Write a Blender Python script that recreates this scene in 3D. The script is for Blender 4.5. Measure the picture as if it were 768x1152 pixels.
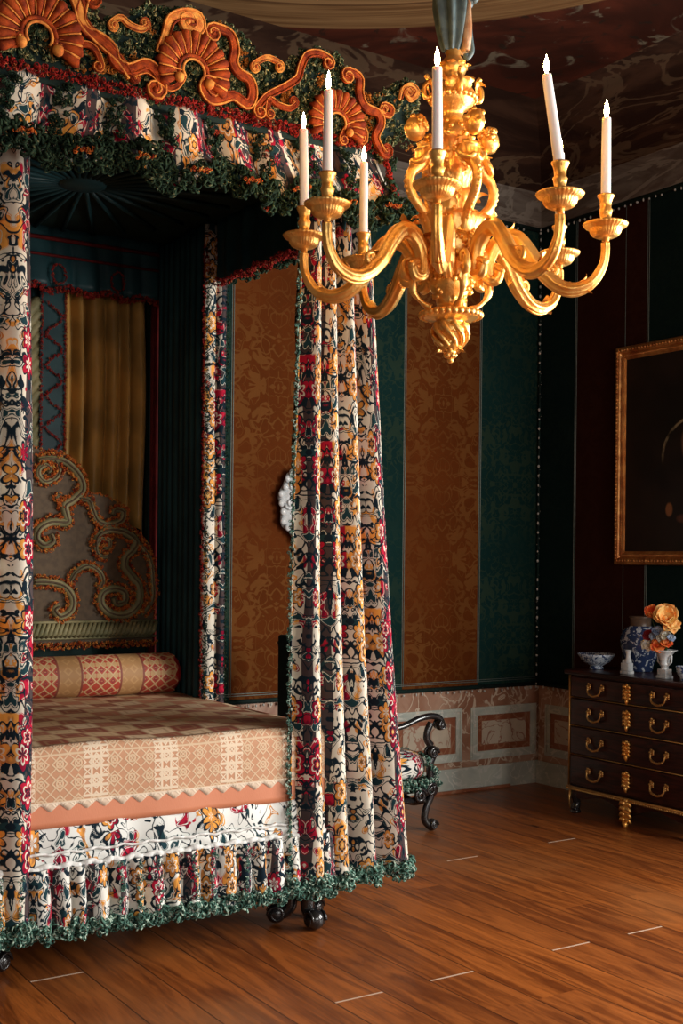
import bpy, math, random
from mathutils import Vector, Matrix
R = random.Random(7)
PI = math.pi
sc = bpy.context.scene
for o in list(bpy.data.objects): bpy.data.objects.remove(o)
col = sc.collection

# ------------------------------------------------------------------ camera
cam_d = bpy.data.cameras.new('camera'); cam = bpy.data.objects.new('camera', cam_d); col.objects.link(cam)
cam_d.sensor_fit = 'VERTICAL'; cam_d.sensor_height = 36.0; cam_d.lens = 1368.0/1152*36
cam_d.shift_y = 52/1152; cam_d.clip_start = 0.05
cam.matrix_world = Matrix.Translation((0, 0, 1.65)) @ Matrix.Rotation(-math.radians(32.9), 4, 'Z') @ Matrix.Rotation(PI/2, 4, 'X') @ Matrix.Rotation(0.010, 4, 'Z')
sc.camera = cam

# ------------------------------------------------------------------ world, exposure, window light
w = bpy.data.worlds.new('world'); sc.world = w; w.use_nodes = True
w.node_tree.nodes['Background'].inputs[0].default_value = (0.55, 0.70, 1.0, 1)
w.node_tree.nodes['Background'].inputs[1].default_value = 0.3
vs = sc.view_settings
sc.display_settings.display_device = 'sRGB'
vs.view_transform = 'Standard'; vs.look = 'None'; vs.gamma = 1.0; vs.use_curve_mapping = False
vs.exposure = 0.2
def window_light(name, loc, rot, sx, sz, power, color=(1.0, 0.97, 0.92)):
    l = bpy.data.lights.new(name, 'AREA'); l.shape = 'RECTANGLE'; l.size = sx; l.size_y = sz
    l.energy = power; l.color = color
    o = bpy.data.objects.new(name, l); col.objects.link(o); o.location = loc; o.rotation_euler = rot
    return o
# daylight entering through the four tall windows (two in the right wall, two in the wall behind the camera)
window_light('window_daylight', (6.10, 2.60, 2.15), (0, PI/2, 0), 2.5, 1.15, 200)
window_light('window_daylight', (6.10, 0.20, 2.15), (0, PI/2, 0), 2.5, 1.15, 300)
window_light('window_daylight', (3.60, -1.90, 2.15), (PI/2, 0, 0), 1.15, 2.5, 60)
window_light('window_daylight', (1.00, -1.90, 2.15), (PI/2, 0, 0), 1.15, 2.5, 45)

# ------------------------------------------------------------------ node helpers
class NT:
    def __init__(s, name, rough=0.6, metal=0.0, spec=0.5):
        s.m = bpy.data.materials.new(name); s.m.use_nodes = True; s.t = s.m.node_tree
        s.b = s.t.nodes['Principled BSDF']
        s.b.inputs['Roughness'].default_value = rough; s.b.inputs['Metallic'].default_value = metal
        s.b.inputs['Specular IOR Level'].default_value = spec
    def n(s, t, **k):
        x = s.t.nodes.new(t)
        for a, b in k.items(): setattr(x, a, b)
        return x
    def put(s, sock, val):
        if isinstance(val, bpy.types.NodeSocket): s.t.links.new(val, sock)
        elif isinstance(val, (tuple, list)) and len(val) == 3 and sock.type == 'RGBA': sock.default_value = (*val, 1)
        else: sock.default_value = val
    def math(s, op, a, b=0.0, c=0.0, clamp=False):
        x = s.n('ShaderNodeMath', operation=op, use_clamp=clamp)
        s.put(x.inputs[0], a); s.put(x.inputs[1], b); s.put(x.inputs[2], c); return x.outputs[0]
    def sep(s, v):
        x = s.n('ShaderNodeSeparateXYZ'); s.put(x.inputs[0], v); return x.outputs
    def comb(s, a, b, c=0.0):
        x = s.n('ShaderNodeCombineXYZ'); s.put(x.inputs[0], a); s.put(x.inputs[1], b); s.put(x.inputs[2], c); return x.outputs[0]
    def obj(s): return s.n('ShaderNodeTexCoord').outputs['Object']
    def uv(s): return s.n('ShaderNodeTexCoord').outputs['UV']
    def noise(s, vec, scale=5, detail=2, rough=0.5, dist=0.0):
        x = s.n('ShaderNodeTexNoise'); s.put(x.inputs['Vector'], vec); x.inputs['Scale'].default_value = scale
        x.inputs['Detail'].default_value = detail; x.inputs['Roughness'].default_value = rough; x.inputs['Distortion'].default_value = dist
        return x.outputs['Fac']
    def vor(s, vec, scale=5, feature='F1', out='Distance'):
        x = s.n('ShaderNodeTexVoronoi', feature=feature); s.put(x.inputs['Vector'], vec); x.inputs['Scale'].default_value = scale
        return x.outputs[out]
    def wn(s, vec):
        x = s.n('ShaderNodeTexWhiteNoise', noise_dimensions='3D'); s.put(x.inputs['Vector'], vec); return x.outputs['Value']
    def mix(s, f, a, b):
        x = s.n('ShaderNodeMix', data_type='RGBA'); s.put(x.inputs[0], f); s.put(x.inputs[6], a); s.put(x.inputs[7], b); return x.outputs[2]
    def step(s, v, lo, hi):
        x = s.n('ShaderNodeMapRange', interpolation_type='SMOOTHSTEP'); s.put(x.inputs[0], v)
        x.inputs[1].default_value = lo; x.inputs[2].default_value = hi; return x.outputs[0]
    def line(s, v, c, w):      # 1 near v == c
        return s.math('SUBTRACT', 1.0, s.step(s.math('ABSOLUTE', s.math('SUBTRACT', v, c)), w*0.6, w*1.3))
    def bump(s, h, strength=0.3, dist=0.01):
        x = s.n('ShaderNodeBump'); x.inputs['Strength'].default_value = strength; x.inputs['Distance'].default_value = dist
        s.put(x.inputs['Height'], h); s.t.links.new(x.outputs[0], s.b.inputs['Normal'])
    def color(s, c): s.put(s.b.inputs['Base Color'], c); return s.m

M = {}
def plain(name, c, rough=0.6, metal=0.0, noise=0.0, scale=20, bump=0.0, c2=None, coat=0.0, spec=0.5):
    t = NT(name, rough, metal, spec); o = t.obj()
    f = t.noise(o, scale, 3)
    if c2: cc = t.mix(t.step(f, 0.35, 0.65), c, c2)
    else: cc = c
    if bump: t.bump(f, bump, 0.01)
    if coat: t.b.inputs['Coat Weight'].default_value = coat
    t.color(cc); M[name] = t.m; return t.m

def fold(t, v, su, sv, ou=0.0):
    """mirrored repeat of a cloth pattern: u folded every su metres, v folded every sv metres"""
    s = t.sep(v)
    u = t.math('PINGPONG', t.math('ADD', s[0], ou), su/2); vv = t.math('PINGPONG', s[1], sv/2)
    return s, t.comb(u, vv, 0.0)

def floral(name, ground=(0.70, 0.64, 0.52), lead=0, scale=1.0, dark=(0.010, 0.020, 0.030), cover=0.0, stripe=0.62, mirror=0.30):
    t = NT(name, 0.9, spec=0.06); uv = t.uv()
    s = t.sep(uv); uo = t.math('ADD', s[0], 0.05*lead)
    f = t.comb(t.math('PINGPONG', uo, mirror/2), t.math('ADD', s[1], t.math('MULTIPLY', t.math('FLOOR', t.math('DIVIDE', uo, mirror)), 0.37)), 0.0)
    warp = t.noise(uv, 5, 2); fs = t.sep(f); f = t.comb(t.math('ADD', fs[0], t.math('MULTIPLY', t.math('SUBTRACT', warp, 0.5), 0.03)), fs[1], 0.0)
    off = lambda k: t.comb(*[t.math('ADD', q, z+lead*0.7) for q, z in zip(t.sep(f), (k*3.7, k*1.3, k*0.9))])
    fuzz = t.math('MULTIPLY', t.math('SUBTRACT', t.noise(uv, 420, 1), 0.5), 0.035)
    n1 = t.math('ADD', t.noise(off(1), 15/scale, 0.6, 0.4, 0.9), fuzz)
    n2 = t.math('ADD', t.noise(off(2), 15/scale, 0.5, 0.4, 0.8), fuzz)
    n3 = t.noise(off(3), 24/scale, 0.5, 0.4, 0.8)
    n4 = t.noise(t.comb(s[0], t.math('MULTIPLY', s[1], 0.35), 0.5), 5.0, 0.0)
    wave = t.math('SINE', t.math('ADD', t.math('MULTIPLY', s[0], 24.0), t.math('ADD', t.math('MULTIPLY', n4, 1.8), lead*1.5)))
    zone = t.step(wave, -0.1, 0.05)
    wine = t.step(wave, -stripe-0.04, -stripe)          # 0 inside the wine-dark stripes
    orange = t.mix(t.step(n3, 0.42, 0.6), (0.76, 0.34, 0.07), (0.46, 0.20, 0.06))
    crimson = t.mix(t.step(n3, 0.45, 0.55), (0.42, 0.014, 0.040), (0.20, 0.007, 0.028))
    flower = t.mix(zone, crimson, orange)
    gr = t.mix(t.step(n4, 0.35, 0.7), ground, tuple(q*0.85 for q in ground))
    pale = t.mix(t.math('MULTIPLY', t.math('SUBTRACT', 1, wine), 0.93), gr, (0.022, 0.006, 0.014))
    c = pale
    c = t.mix(t.step(n2, 0.565-cover, 0.58-cover), c, flower)
    c = t.mix(t.line(n2, 0.62-cover, 0.012), c, gr)
    c = t.mix(t.line(n1, 0.50, 0.030+cover*0.2), c, dark)              # curling stems
    c = t.mix(t.step(n1, 0.585-cover, 0.60-cover), c, (0.016, 0.046, 0.056))
    c = t.mix(t.line(n1, 0.635-cover, 0.012), c, gr)
    c = t.mix(t.step(n3, 0.635-cover, 0.65-cover), c, dark)
    # six-petalled blossoms
    S = 8.2/scale
    vx = t.n('ShaderNodeTexVoronoi', feature='F1'); t.put(vx.inputs['Vector'], f); vx.inputs['Scale'].default_value = S; vx.inputs['Randomness'].default_value = 0.75
    sub = t.n('ShaderNodeVectorMath', operation='SUBTRACT'); t.put(sub.inputs[0], f); t.put(sub.inputs[1], vx.outputs['Position'])
    ss = t.sep(sub.outputs[0]); ang = t.math('ARCTAN2', ss[1], ss[0])
    hsh = t.sep(vx.outputs['Color'])
    rad = t.math('DIVIDE', t.math('ADD', t.math('MULTIPLY', vx.outputs['Distance'], 1.0), t.math('MULTIPLY', fuzz, 0.5)), t.math('MULTIPLY', t.math('ADD', 0.75, t.math('MULTIPLY', hsh[1], 0.5)), t.math('ADD', 1.0, t.math('MULTIPLY', t.math('ABSOLUTE', t.math('SINE', t.math('MULTIPLY', ang, 3.0))), 0.45))))
    on = t.math('GREATER_THAN', hsh[0], 0.30+cover*-4)
    inside = t.math('MULTIPLY', on, t.math('SUBTRACT', 1, t.step(rad, 0.285, 0.30)))
    fl = t.mix(t.line(rad, 0.19, 0.018), flower, gr)
    fl = t.mix(t.line(rad, 0.115, 0.022), fl, dark)
    fl = t.mix(t.math('SUBTRACT', 1, t.step(rad, 0.05, 0.06)), fl, (0.70, 0.42, 0.14))
    c = t.mix(t.math('MULTIPLY', on, t.math('SUBTRACT', 1, t.step(rad, 0.325, 0.34))), c, dark)
    c = t.mix(inside, c, fl)
    weave = t.noise(t.comb(t.math('MULTIPLY', s[0], 900), t.math('MULTIPLY', s[1], 260), 0), 1, 1)
    t.bump(t.math('ADD', n1, t.math('MULTIPLY', weave, 0.3)), 0.3, 0.006)
    M[name] = t.color(c); return t.m

def damask(name, c1, c2, su=0.67, ou=0.0, axis=0, strength=1.0, scale=1.0):
    t = NT(name, 0.85, spec=0.08); o = t.obj(); s = t.sep(o)
    a = t.math('PINGPONG', t.math('ADD', s[axis], ou), su/2); b = t.math('PINGPONG', s[2], 0.55)
    v = t.comb(a, b, 0.3)
    n1 = t.noise(v, 7*scale, 1.5, 0.45, 1.1); n2 = t.noise(t.comb(a, b, 2.1), 9*scale, 1, 0.4, 0.8)
    m = t.math('MAXIMUM', t.line(n1, 0.5, 0.03), t.math('MAXIMUM', t.step(n2, 0.57, 0.59), t.line(n2, 0.44, 0.012)))
    m = t.math('MULTIPLY', m, t.step(t.noise(o, 1.3, 3), 0.25, 0.6))
    weave = t.noise(t.comb(t.math('MULTIPLY', s[axis], 300), 0, t.math('MULTIPLY', s[2], 60)), 1, 1)
    wear = t.noise(o, 2.2, 4, 0.6)
    base = t.mix(t.step(wear, 0.3, 0.75), c1, tuple(q*0.8 for q in c1))
    c = t.mix(t.math('MULTIPLY', m, strength), base, c2)
    c = t.mix(t.math('MULTIPLY', weave, 0.25), c, tuple(q*0.5 for q in c1))
    t.bump(t.math('ADD', m, t.math('MULTIPLY', weave, 0.4)), 0.12, 0.004)
    M[name] = t.color(c); return t.m

def tuft_mat(name, dark, mid, pale, p=0.62, accent=None, pa=0.7):
    t = NT(name, 0.9, spec=0.12); o = t.obj()
    n = t.noise(o, 38, 2, 0.6); n2 = t.noise(o, 60, 2); n3 = t.noise(o, 9, 2)
    c = t.mix(t.step(n, 0.38, 0.55), dark, mid)
    c = t.mix(t.step(n2, p, p+0.06), c, pale)
    if accent: c = t.mix(t.step(n3, pa, pa+0.03), c, accent)
    M[name] = t.color(c); return t.m

# --- cloths
floral('floral_velvet', ground=(0.70, 0.65, 0.54), stripe=0.62, scale=1.1, cover=-0.005); floral('floral_velvet_skirt', ground=(0.78, 0.77, 0.70), lead=2, cover=-0.012, stripe=0.85, scale=1.0)
floral('floral_velvet_rail', ground=(0.80, 0.82, 0.78), lead=1, scale=0.9, cover=-0.058, mirror=60.0, stripe=2.0)
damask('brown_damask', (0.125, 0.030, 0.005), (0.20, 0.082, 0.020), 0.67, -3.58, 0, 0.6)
damask('brown_damask_shaded', (0.034, 0.008, 0.004), (0.045, 0.015, 0.008), 0.67, -5.75, 1, 0.4)  # same brown damask for the right wall, its shade darkened into the colours
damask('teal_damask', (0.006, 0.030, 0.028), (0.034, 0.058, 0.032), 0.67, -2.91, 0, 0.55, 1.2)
damask('teal_damask_shaded', (0.005, 0.018, 0.017), (0.012, 0.026, 0.020), 0.67, -5.75, 1, 0.4, 1.2)  # right wall's teal strips: same cloth, colours lowered to stand for shade
plain('teal_silk', (0.016, 0.050, 0.056), 0.38, c2=(0.010, 0.032, 0.038), scale=5, spec=0.15)
plain('gold_silk', (0.50, 0.27, 0.07), 0.34, c2=(0.30, 0.17, 0.05), scale=4, spec=0.15)
plain('red_cloth', (0.34, 0.012, 0.012), 0.5, c2=(0.24, 0.008, 0.010), scale=30, spec=0.15)
plain('maroon_cloth', (0.10, 0.008, 0.007), 0.7, c2=(0.07, 0.006, 0.006), scale=30, spec=0.1)
plain('dark_green_cloth', (0.012, 0.030, 0.026), 0.7, c2=(0.008, 0.018, 0.016), scale=8, spec=0.15)
plain('rust_velvet', (0.36, 0.058, 0.010), 0.85, c2=(0.15, 0.020, 0.006), scale=26, bump=0.5, spec=0.15)
plain('gold_velvet', (0.72, 0.30, 0.06), 0.8, c2=(0.50, 0.14, 0.03), scale=26, bump=0.5, spec=0.15)
plain('olive_silk', (0.25, 0.215, 0.11), 0.5, c2=(0.15, 0.14, 0.07), scale=9, bump=0.1, spec=0.15)
plain('taupe_silk', (0.10, 0.066, 0.038), 0.6, c2=(0.075, 0.05, 0.03), scale=30, bump=0.1, spec=0.15)
tuft_mat('green_tufts', (0.020, 0.055, 0.045), (0.095, 0.20, 0.155), (0.42, 0.54, 0.44), 0.55)
tuft_mat('dark_tufts', (0.006, 0.016, 0.010), (0.022, 0.045, 0.026), (0.14, 0.15, 0.08), 0.62, (0.30, 0.04, 0.02), 0.68)
tuft_mat('crest_tufts', (0.010, 0.022, 0.012), (0.050, 0.075, 0.035), (0.34, 0.30, 0.14), 0.54, (0.36, 0.12, 0.02), 0.62)
tuft_mat('red_tufts', (0.16, 0.008, 0.008), (0.30, 0.02, 0.015), (0.36, 0.09, 0.03), 0.6)
tuft_mat('orange_tufts', (0.22, 0.022, 0.010), (0.52, 0.12, 0.022), (0.58, 0.28, 0.06), 0.56)
tuft_mat('black_white_tufts', (0.006, 0.010, 0.010), (0.012, 0.03, 0.026), (0.55, 0.55, 0.50), 0.60)
plain('white_tassel', (0.55, 0.55, 0.50), 0.7)
plain('pale_piping', (0.22, 0.27, 0.24), 0.5, c2=(0.16, 0.20, 0.18), scale=60)
plain('white_ruffle', (0.75, 0.74, 0.72), 0.8, c2=(0.62, 0.63, 0.60), scale=60, bump=0.3)
# --- metals, wood, wax
def gilt(name, c1, c2, rough=0.34, metal=0.85):
    t = NT(name, rough, metal); o = t.obj(); n = t.noise(o, 45, 4, 0.6); n2 = t.noise(o, 12, 2)
    t.bump(n, 0.6, 0.006); M[name] = t.color(t.mix(t.step(n2, 0.3, 0.7), c1, c2))
gilt('ormolu', (1.0, 0.64, 0.21), (1.0, 0.50, 0.11), 0.34, 0.84)
gilt('gilt_frame', (0.75, 0.38, 0.12), (0.45, 0.16, 0.05), 0.4, 0.75)
gilt('brass', (0.70, 0.42, 0.14), (0.50, 0.28, 0.09), 0.32, 0.85)
plain('wax', (0.96, 0.93, 0.90), 0.4)
M['wax'].node_tree.nodes['Principled BSDF'].inputs['Subsurface Weight'].default_value = 0.10
plain('black_wood', (0.012, 0.012, 0.014), 0.22, c2=(0.02, 0.018, 0.016), scale=30, coat=0.4)
t = NT('dark_veneer', 0.3, spec=0.3); o = t.obj(); s = t.sep(o)
g = t.noise(t.comb(t.math('MULTIPLY', s[0], 8), t.math('MULTIPLY', s[1], 2.5), t.math('MULTIPLY', s[2], 22)), 1, 5, 0.6, 2.5)
t.b.inputs['Coat Weight'].default_value = 0.1
M['dark_veneer'] = t.color(t.mix(t.step(g, 0.3, 0.7), (0.010, 0.004, 0.003), (0.055, 0.012, 0.007)))
plain('wick', (0.02, 0.015, 0.01), 0.9)
t = NT('flame'); t.b.inputs['Emission Color'].default_value = (1.0, 0.50, 0.13, 1); t.b.inputs['Emission Strength'].default_value = 280; t.color((1.0, 0.6, 0.2)); M['flame'] = t.m
plain('cord_teal', (0.085, 0.13, 0.14), 0.5, c2=(0.05, 0.08, 0.09), scale=25)
plain('cord_cream', (0.50, 0.32, 0.19), 0.5, c2=(0.35, 0.16, 0.07), scale=25)
# --- porcelain
def delft(name, scale=22, amt=0.5):
    t = NT(name, 0.15); o = t.obj(); n = t.noise(o, scale, 2, 0.5, 1.2); n2 = t.noise(o, scale*1.6, 1, 0.5, 0.8)
    c = t.mix(t.line(n, 0.5, 0.035), (0.50, 0.56, 0.62), (0.025, 0.05, 0.15))
    c = t.mix(t.step(n2, amt, amt+0.03), c, (0.025, 0.045, 0.12)); M[name] = t.color(c)
delft('delft_porcelain', 26, 0.60); delft('dark_delft_porcelain', 20, 0.44)
plain('white_porcelain', (0.68, 0.70, 0.70), 0.18, c2=(0.55, 0.60, 0.62), scale=40)
plain('brown_glaze', (0.16, 0.11, 0.075), 0.3, c2=(0.10, 0.07, 0.05), scale=20)
for n_, c_, d_ in (('petal_yellow', (0.92, 0.66, 0.24), (0.90, 0.36, 0.08)), ('petal_orange', (0.75, 0.09, 0.02), (0.85, 0.28, 0.06)),
                   ('petal_white', (0.80, 0.80, 0.72), (0.65, 0.68, 0.55)), ('petal_blue', (0.14, 0.22, 0.38), (0.40, 0.48, 0.60)), ('petal_red', (0.35, 0.02, 0.02), (0.20, 0.01, 0.02)),
                   ('leaf_green', (0.035, 0.09, 0.03), (0.06, 0.13, 0.04))):
    plain(n_, c_, 0.5, c2=d_, scale=24)
# --- floor boards: run along y, 0.222 m wide
t = NT('floor_boards', 0.30); o = t.obj(); s = t.sep(o)
bx = t.math('DIVIDE', s[0], 0.222); idx = t.math('FLOOR', bx); fr = t.math('FRACT', bx)
half = t.math('FLOOR', t.math('ADD', t.math('DIVIDE', s[1], 3.7), t.wn(t.comb(idx, 3, 1))))
tone = t.wn(t.comb(idx, half, 5))
gv = t.comb(t.math('ADD', t.math('MULTIPLY', s[0], 9), t.math('MULTIPLY', tone, 40)), t.math('MULTIPLY', s[1], 0.9), tone)
g1 = t.noise(gv, 1.3, 6, 0.62, 1.6); g2 = t.noise(t.comb(t.math('MULTIPLY', s[0], 85), t.math('MULTIPLY', s[1], 4), tone), 1, 4, 0.6, 0.6)
pat = t.noise(o, 0.8, 3, 0.6)
kn = t.vor(t.comb(t.math('MULTIPLY', s[0], 3.2), t.math('MULTIPLY', s[1], 1.5), 0), 1.1)
c = t.mix(t.step(g1, 0.30, 0.68), (0.13, 0.030, 0.006), (0.40, 0.112, 0.020))
c = t.mix(t.math('MULTIPLY', t.step(g2, 0.45, 0.75), 0.45), c, (0.055, 0.016, 0.006))
c = t.mix(t.math('MULTIPLY', tone, 0.35), c, (0.10, 0.03, 0.012))
c = t.mix(t.math('MULTIPLY', t.step(pat, 0.5, 0.75), 0.4), c, (0.40, 0.16, 0.05))
c = t.mix(t.math('MULTIPLY', t.math('SUBTRACT', 1.0, t.step(kn, 0.03, 0.10)), 0.85), c, (0.035, 0.010, 0.005))
edge = t.math('SUBTRACT', 1.0, t.step(t.math('MINIMUM', fr, t.math('SUBTRACT', 1.0, fr)), 0.006, 0.022))
c = t.mix(t.math('MULTIPLY', edge, 0.75), c, (0.025, 0.008, 0.004))
t.put(t.b.inputs['Roughness'], t.math('ADD', 0.24, t.math('MULTIPLY', g1, 0.22)))
t.bump(t.math('SUBTRACT', t.math('MULTIPLY', g2, 0.25), edge), 0.25, 0.004)
t.b.inputs['Specular IOR Level'].default_value = 0.32
M['floor_boards'] = t.color(c)
plain('joint_putty', (0.50, 0.36, 0.26), 0.7)
# --- painted marble dado
def marble(name, c1, c2, c3, sc_=2.2):
    t = NT(name, 0.45); o = t.obj(); n = t.noise(o, sc_, 4, 0.55, 1.8); n2 = t.noise(o, sc_*2.3, 3, 0.5, 1.5)
    c = t.mix(t.step(n, 0.38, 0.62), c1, c2); c = t.mix(t.line(n2, 0.5, 0.022), c, c3); M[name] = t.color(c)
marble('red_marble', (0.30, 0.14, 0.08), (0.46, 0.28, 0.19), (0.60, 0.48, 0.36))
marble('cream_marble', (0.58, 0.49, 0.37), (0.48, 0.40, 0.30), (0.35, 0.18, 0.12))
marble('grey_marble', (0.54, 0.57, 0.49), (0.42, 0.46, 0.41), (0.62, 0.62, 0.55))
marble('rust_marble', (0.26, 0.08, 0.035), (0.32, 0.12, 0.06), (0.36, 0.18, 0.1))
# --- painted ceiling and cove
t = NT('painted_ceiling', 0.8, spec=0.1); o = t.obj(); s = t.sep(o)
ew = t.noise(o, 1.0, 2)
dx = t.math('SUBTRACT', s[0], 2.25); dy = t.math('SUBTRACT', s[1], 3.55)
d = t.math('SQRT', t.math('ADD', t.math('MULTIPLY', dx, dx), t.math('MULTIPLY', dy, dy)))
ang = t.math('ARCTAN2', dy, dx)
str_ = t.noise(t.comb(t.math('MULTIPLY', d, 14), t.math('MULTIPLY', ang, 1.6), 0), 1, 3, 0.6, 0.4)
ring = t.mix(t.step(str_, 0.35, 0.65), (0.13, 0.065, 0.025), (0.26, 0.15, 0.065))
n = t.noise(o, 1.1, 5, 0.6, 1.4); n2 = t.noise(o, 3.4, 5, 0.6, 1.2); n3 = t.noise(o, 7, 3, 0.5, 1.0)
c = t.mix(t.step(n, 0.35, 0.65), (0.032, 0.009, 0.005), (0.085, 0.020, 0.010))
c = t.mix(t.math('MULTIPLY', t.step(n2, 0.58, 0.68), 0.55), c, (0.22, 0.20, 0.14))
c = t.mix(t.math('MULTIPLY', t.step(n3, 0.60, 0.66), 0.6), c, (0.012, 0.012, 0.008))
inr = t.math('MULTIPLY', t.step(d, 2.40, 2.44), t.math('SUBTRACT', 1.0, t.step(d, 2.84, 2.86)))
c = t.mix(inr, c, ring)
c = t.mix(t.math('MULTIPLY', t.line(d, 2.55, 0.012), 0.7), c, (0.06, 0.025, 0.01))
M['painted_ceiling'] = t.color(c)
def cove_mat(name, a, b, c3):
    t = NT(name, 0.8, spec=0.1); o = t.obj(); s = t.sep(o); w_ = t.comb(t.math('MULTIPLY', s[0], 0.45), t.math('MULTIPLY', s[1], 0.45), t.math('MULTIPLY', s[2], 2.6)); n = t.noise(w_, 2.0, 6, 0.65, 1.8); n2 = t.noise(w_, 1.6, 4, 0.6, 2.0)
    c = t.mix(t.step(n, 0.40, 0.62), a, b); c = t.mix(t.math('MULTIPLY', t.line(n2, 0.5, 0.03), 0.45), c, c3); M[name] = t.color(c)
cove_mat('painted_cove', (0.030, 0.014, 0.009), (0.070, 0.034, 0.020), (0.18, 0.12, 0.07))
cove_mat('painted_frieze', (0.17, 0.145, 0.12), (0.10, 0.075, 0.06), (0.32, 0.29, 0.24))
plain('plaster', (0.10, 0.08, 0.06), 0.8)
plain('window_paint', (0.55, 0.54, 0.50), 0.5)
t = NT('window_glass', 0.02); t.b.inputs['Transmission Weight'].default_value = 1.0; t.b.inputs['IOR'].default_value = 1.02; M['window_glass'] = t.color((0.9, 0.95, 0.95))

# ------------------------------------------------------------------ mesh builder
class MB:
    def __init__(s): s.v = []; s.f = []; s.uv = []; s.mi = []; s.mats = []; s.cur = 0
    def mat(s, name):
        if name not in s.mats: s.mats.append(name)
        s.cur = s.mats.index(name); return s
    def face(s, idx): s.f.append(tuple(idx)); s.mi.append(s.cur)
    def vert(s, p, uv=(0, 0)): s.v.append((p[0], p[1], p[2])); s.uv.append(uv); return len(s.v)-1
    def grid(s, fn, nu, nv, cu=False, cv=False, uv=None):
        b = len(s.v); mu = nu if cu else nu+1; mv = nv if cv else nv+1
        for j in range(mv):
            for i in range(mu):
                u, v = i/nu, j/nv; s.vert(fn(u, v), uv(u, v) if uv else (0, 0))
        for j in range(nv):
            for i in range(nu):
                a = b+j*mu+i; c = b+j*mu+(i+1) % mu; d_ = b+((j+1) % mv)*mu+(i+1) % mu; e = b+((j+1) % mv)*mu+i
                s.face((a, c, d_, e))
        return b
    def tube(s, pts, rad, seg=8, closed=False, flat=1.0, cap=True, ref=None, rib=0, ribamp=0.0):
        pts = [Vector(p) for p in pts]; n = len(pts); b = len(s.v); up = None
        for i, p in enumerate(pts):
            if closed: tg = (pts[(i+1) % n]-pts[i-1])
            else: tg = pts[min(i+1, n-1)]-pts[max(i-1, 0)]
            if tg.length < 1e-9: tg = Vector((0, 0, 1))
            tg.normalize()
            if up is None:
                up = Vector(ref) if ref else (Vector((0, 0, 1)) if abs(tg.z) < 0.9 else Vector((1, 0, 0)))
            if ref and not i == 0: up = Vector(ref)
            side = tg.cross(up)
            if side.length < 1e-6: side = tg.orthogonal()
            side.normalize(); up2 = side.cross(tg).normalized()
            if not ref: up = up2
            rr = rad[i] if isinstance(rad, (list, tuple)) else rad
            for k in range(seg):
                a = 2*PI*k/seg; q = rr*(1+ribamp*math.cos(rib*a)) if rib else rr
                s.vert(p+side*math.cos(a)*q+up2*math.sin(a)*q*flat, (k/seg, i/n))
        m = n if closed else n-1
        for i in range(m):
            for k in range(seg):
                j = (i+1) % n
                s.face((b+i*seg+k, b+i*seg+(k+1) % seg, b+j*seg+(k+1) % seg, b+j*seg+k))
        if cap and not closed:
            s.face([b+k for k in range(seg)][::-1]); s.face([b+(n-1)*seg+k for k in range(seg)])
    def lathe(s, prof, seg=24, c=(0, 0, 0), fl=0, amp=0.0, tilt=None, sq=1.0):
        c = Vector(c); rot = tilt or Matrix.Identity(3)
        def fn(u, v):
            x = v*(len(prof)-1); i = min(int(x), len(prof)-2); f = x-i
            rr = prof[i][0]*(1-f)+prof[i+1][0]*f; z = prof[i][1]*(1-f)+prof[i+1][1]*f
            a = 2*PI*u; k = rr*(1+amp*abs(math.cos(fl*a/2))-amp/2) if fl else rr
            return c+rot @ Vector((k*math.cos(a), k*math.sin(a)*sq, z))
        s.grid(fn, seg, len(prof)-1, cu=True)
    def box(s, lo, hi, rot=None, org=None):
        P_ = [Vector((x, y, z)) for z in (lo[2], hi[2]) for y in (lo[1], hi[1]) for x in (lo[0], hi[0])]
        if rot: P_ = [rot @ (p-Vector(org))+Vector(org) for p in P_]
        b = len(s.v)
        sz = [hi[k]-lo[k] for k in range(3)]
        for p in P_: s.vert(p, (p.x, p.z))
        for q in ((0, 2, 3, 1), (4, 5, 7, 6), (0, 1, 5, 4), (2, 6, 7, 3), (0, 4, 6, 2), (1, 3, 7, 5)): s.face([b+i for i in q])
    def ball(s, c, r, seg=12, rings=8, rot=None, fn=None):
        if not isinstance(r, (tuple, list)): r = (r, r, r)
        c = Vector(c); rot = rot or Matrix.Identity(3)
        def g(u, v):
            a = 2*PI*u; t_ = PI*(v*0.998+0.001)
            p = Vector((math.sin(t_)*math.cos(a), math.sin(t_)*math.sin(a), -math.cos(t_)))
            if fn: p = p*fn(p)
            return c+rot @ Vector((p.x*r[0], p.y*r[1], p.z*r[2]))
        s.grid(g, seg, rings, cu=True)
    def prism(s, outline, place, d0, d1):
        """outline: 2-D loop (ccw); place(a, b, d) -> point"""
        b = len(s.v); n = len(outline)
        for d_ in (d0, d1):
            for a, q in outline: s.vert(place(a, q, d_), (a, q))
        s.face(list(range(b, b+n))); s.face(list(range(b+n, b+2*n))[::-1])
        for i in range(n): s.face((b+i, b+n+i, b+n+(i+1) % n, b+(i+1) % n))
    def build(s, name, mat=None, parent=None, smooth=True, bevel=0, solid=0, kind=None, origin=None, sub=0, autos=None):
        me = bpy.data.meshes.new(name); o_ = Vector(origin) if origin is not None else None
        V = s.v if o_ is None else [(a-o_.x, b-o_.y, c-o_.z) for a, b, c in s.v]
        me.from_pydata(V, [], s.f); me.update()
        ul = me.uv_layers.new(name='UVMap'); buf = [0.0]*(2*len(me.loops))
        for li, l in enumerate(me.loops): buf[2*li], buf[2*li+1] = s.uv[l.vertex_index]
        ul.data.foreach_set('uv', buf)
        for m_ in ([mat] if mat else s.mats): me.materials.append(M[m_])
        if not mat: me.polygons.foreach_set('material_index', s.mi)
        me.polygons.foreach_set('use_smooth', [smooth]*len(me.polygons))
        o = bpy.data.objects.new(name, me); col.objects.link(o)
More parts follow.
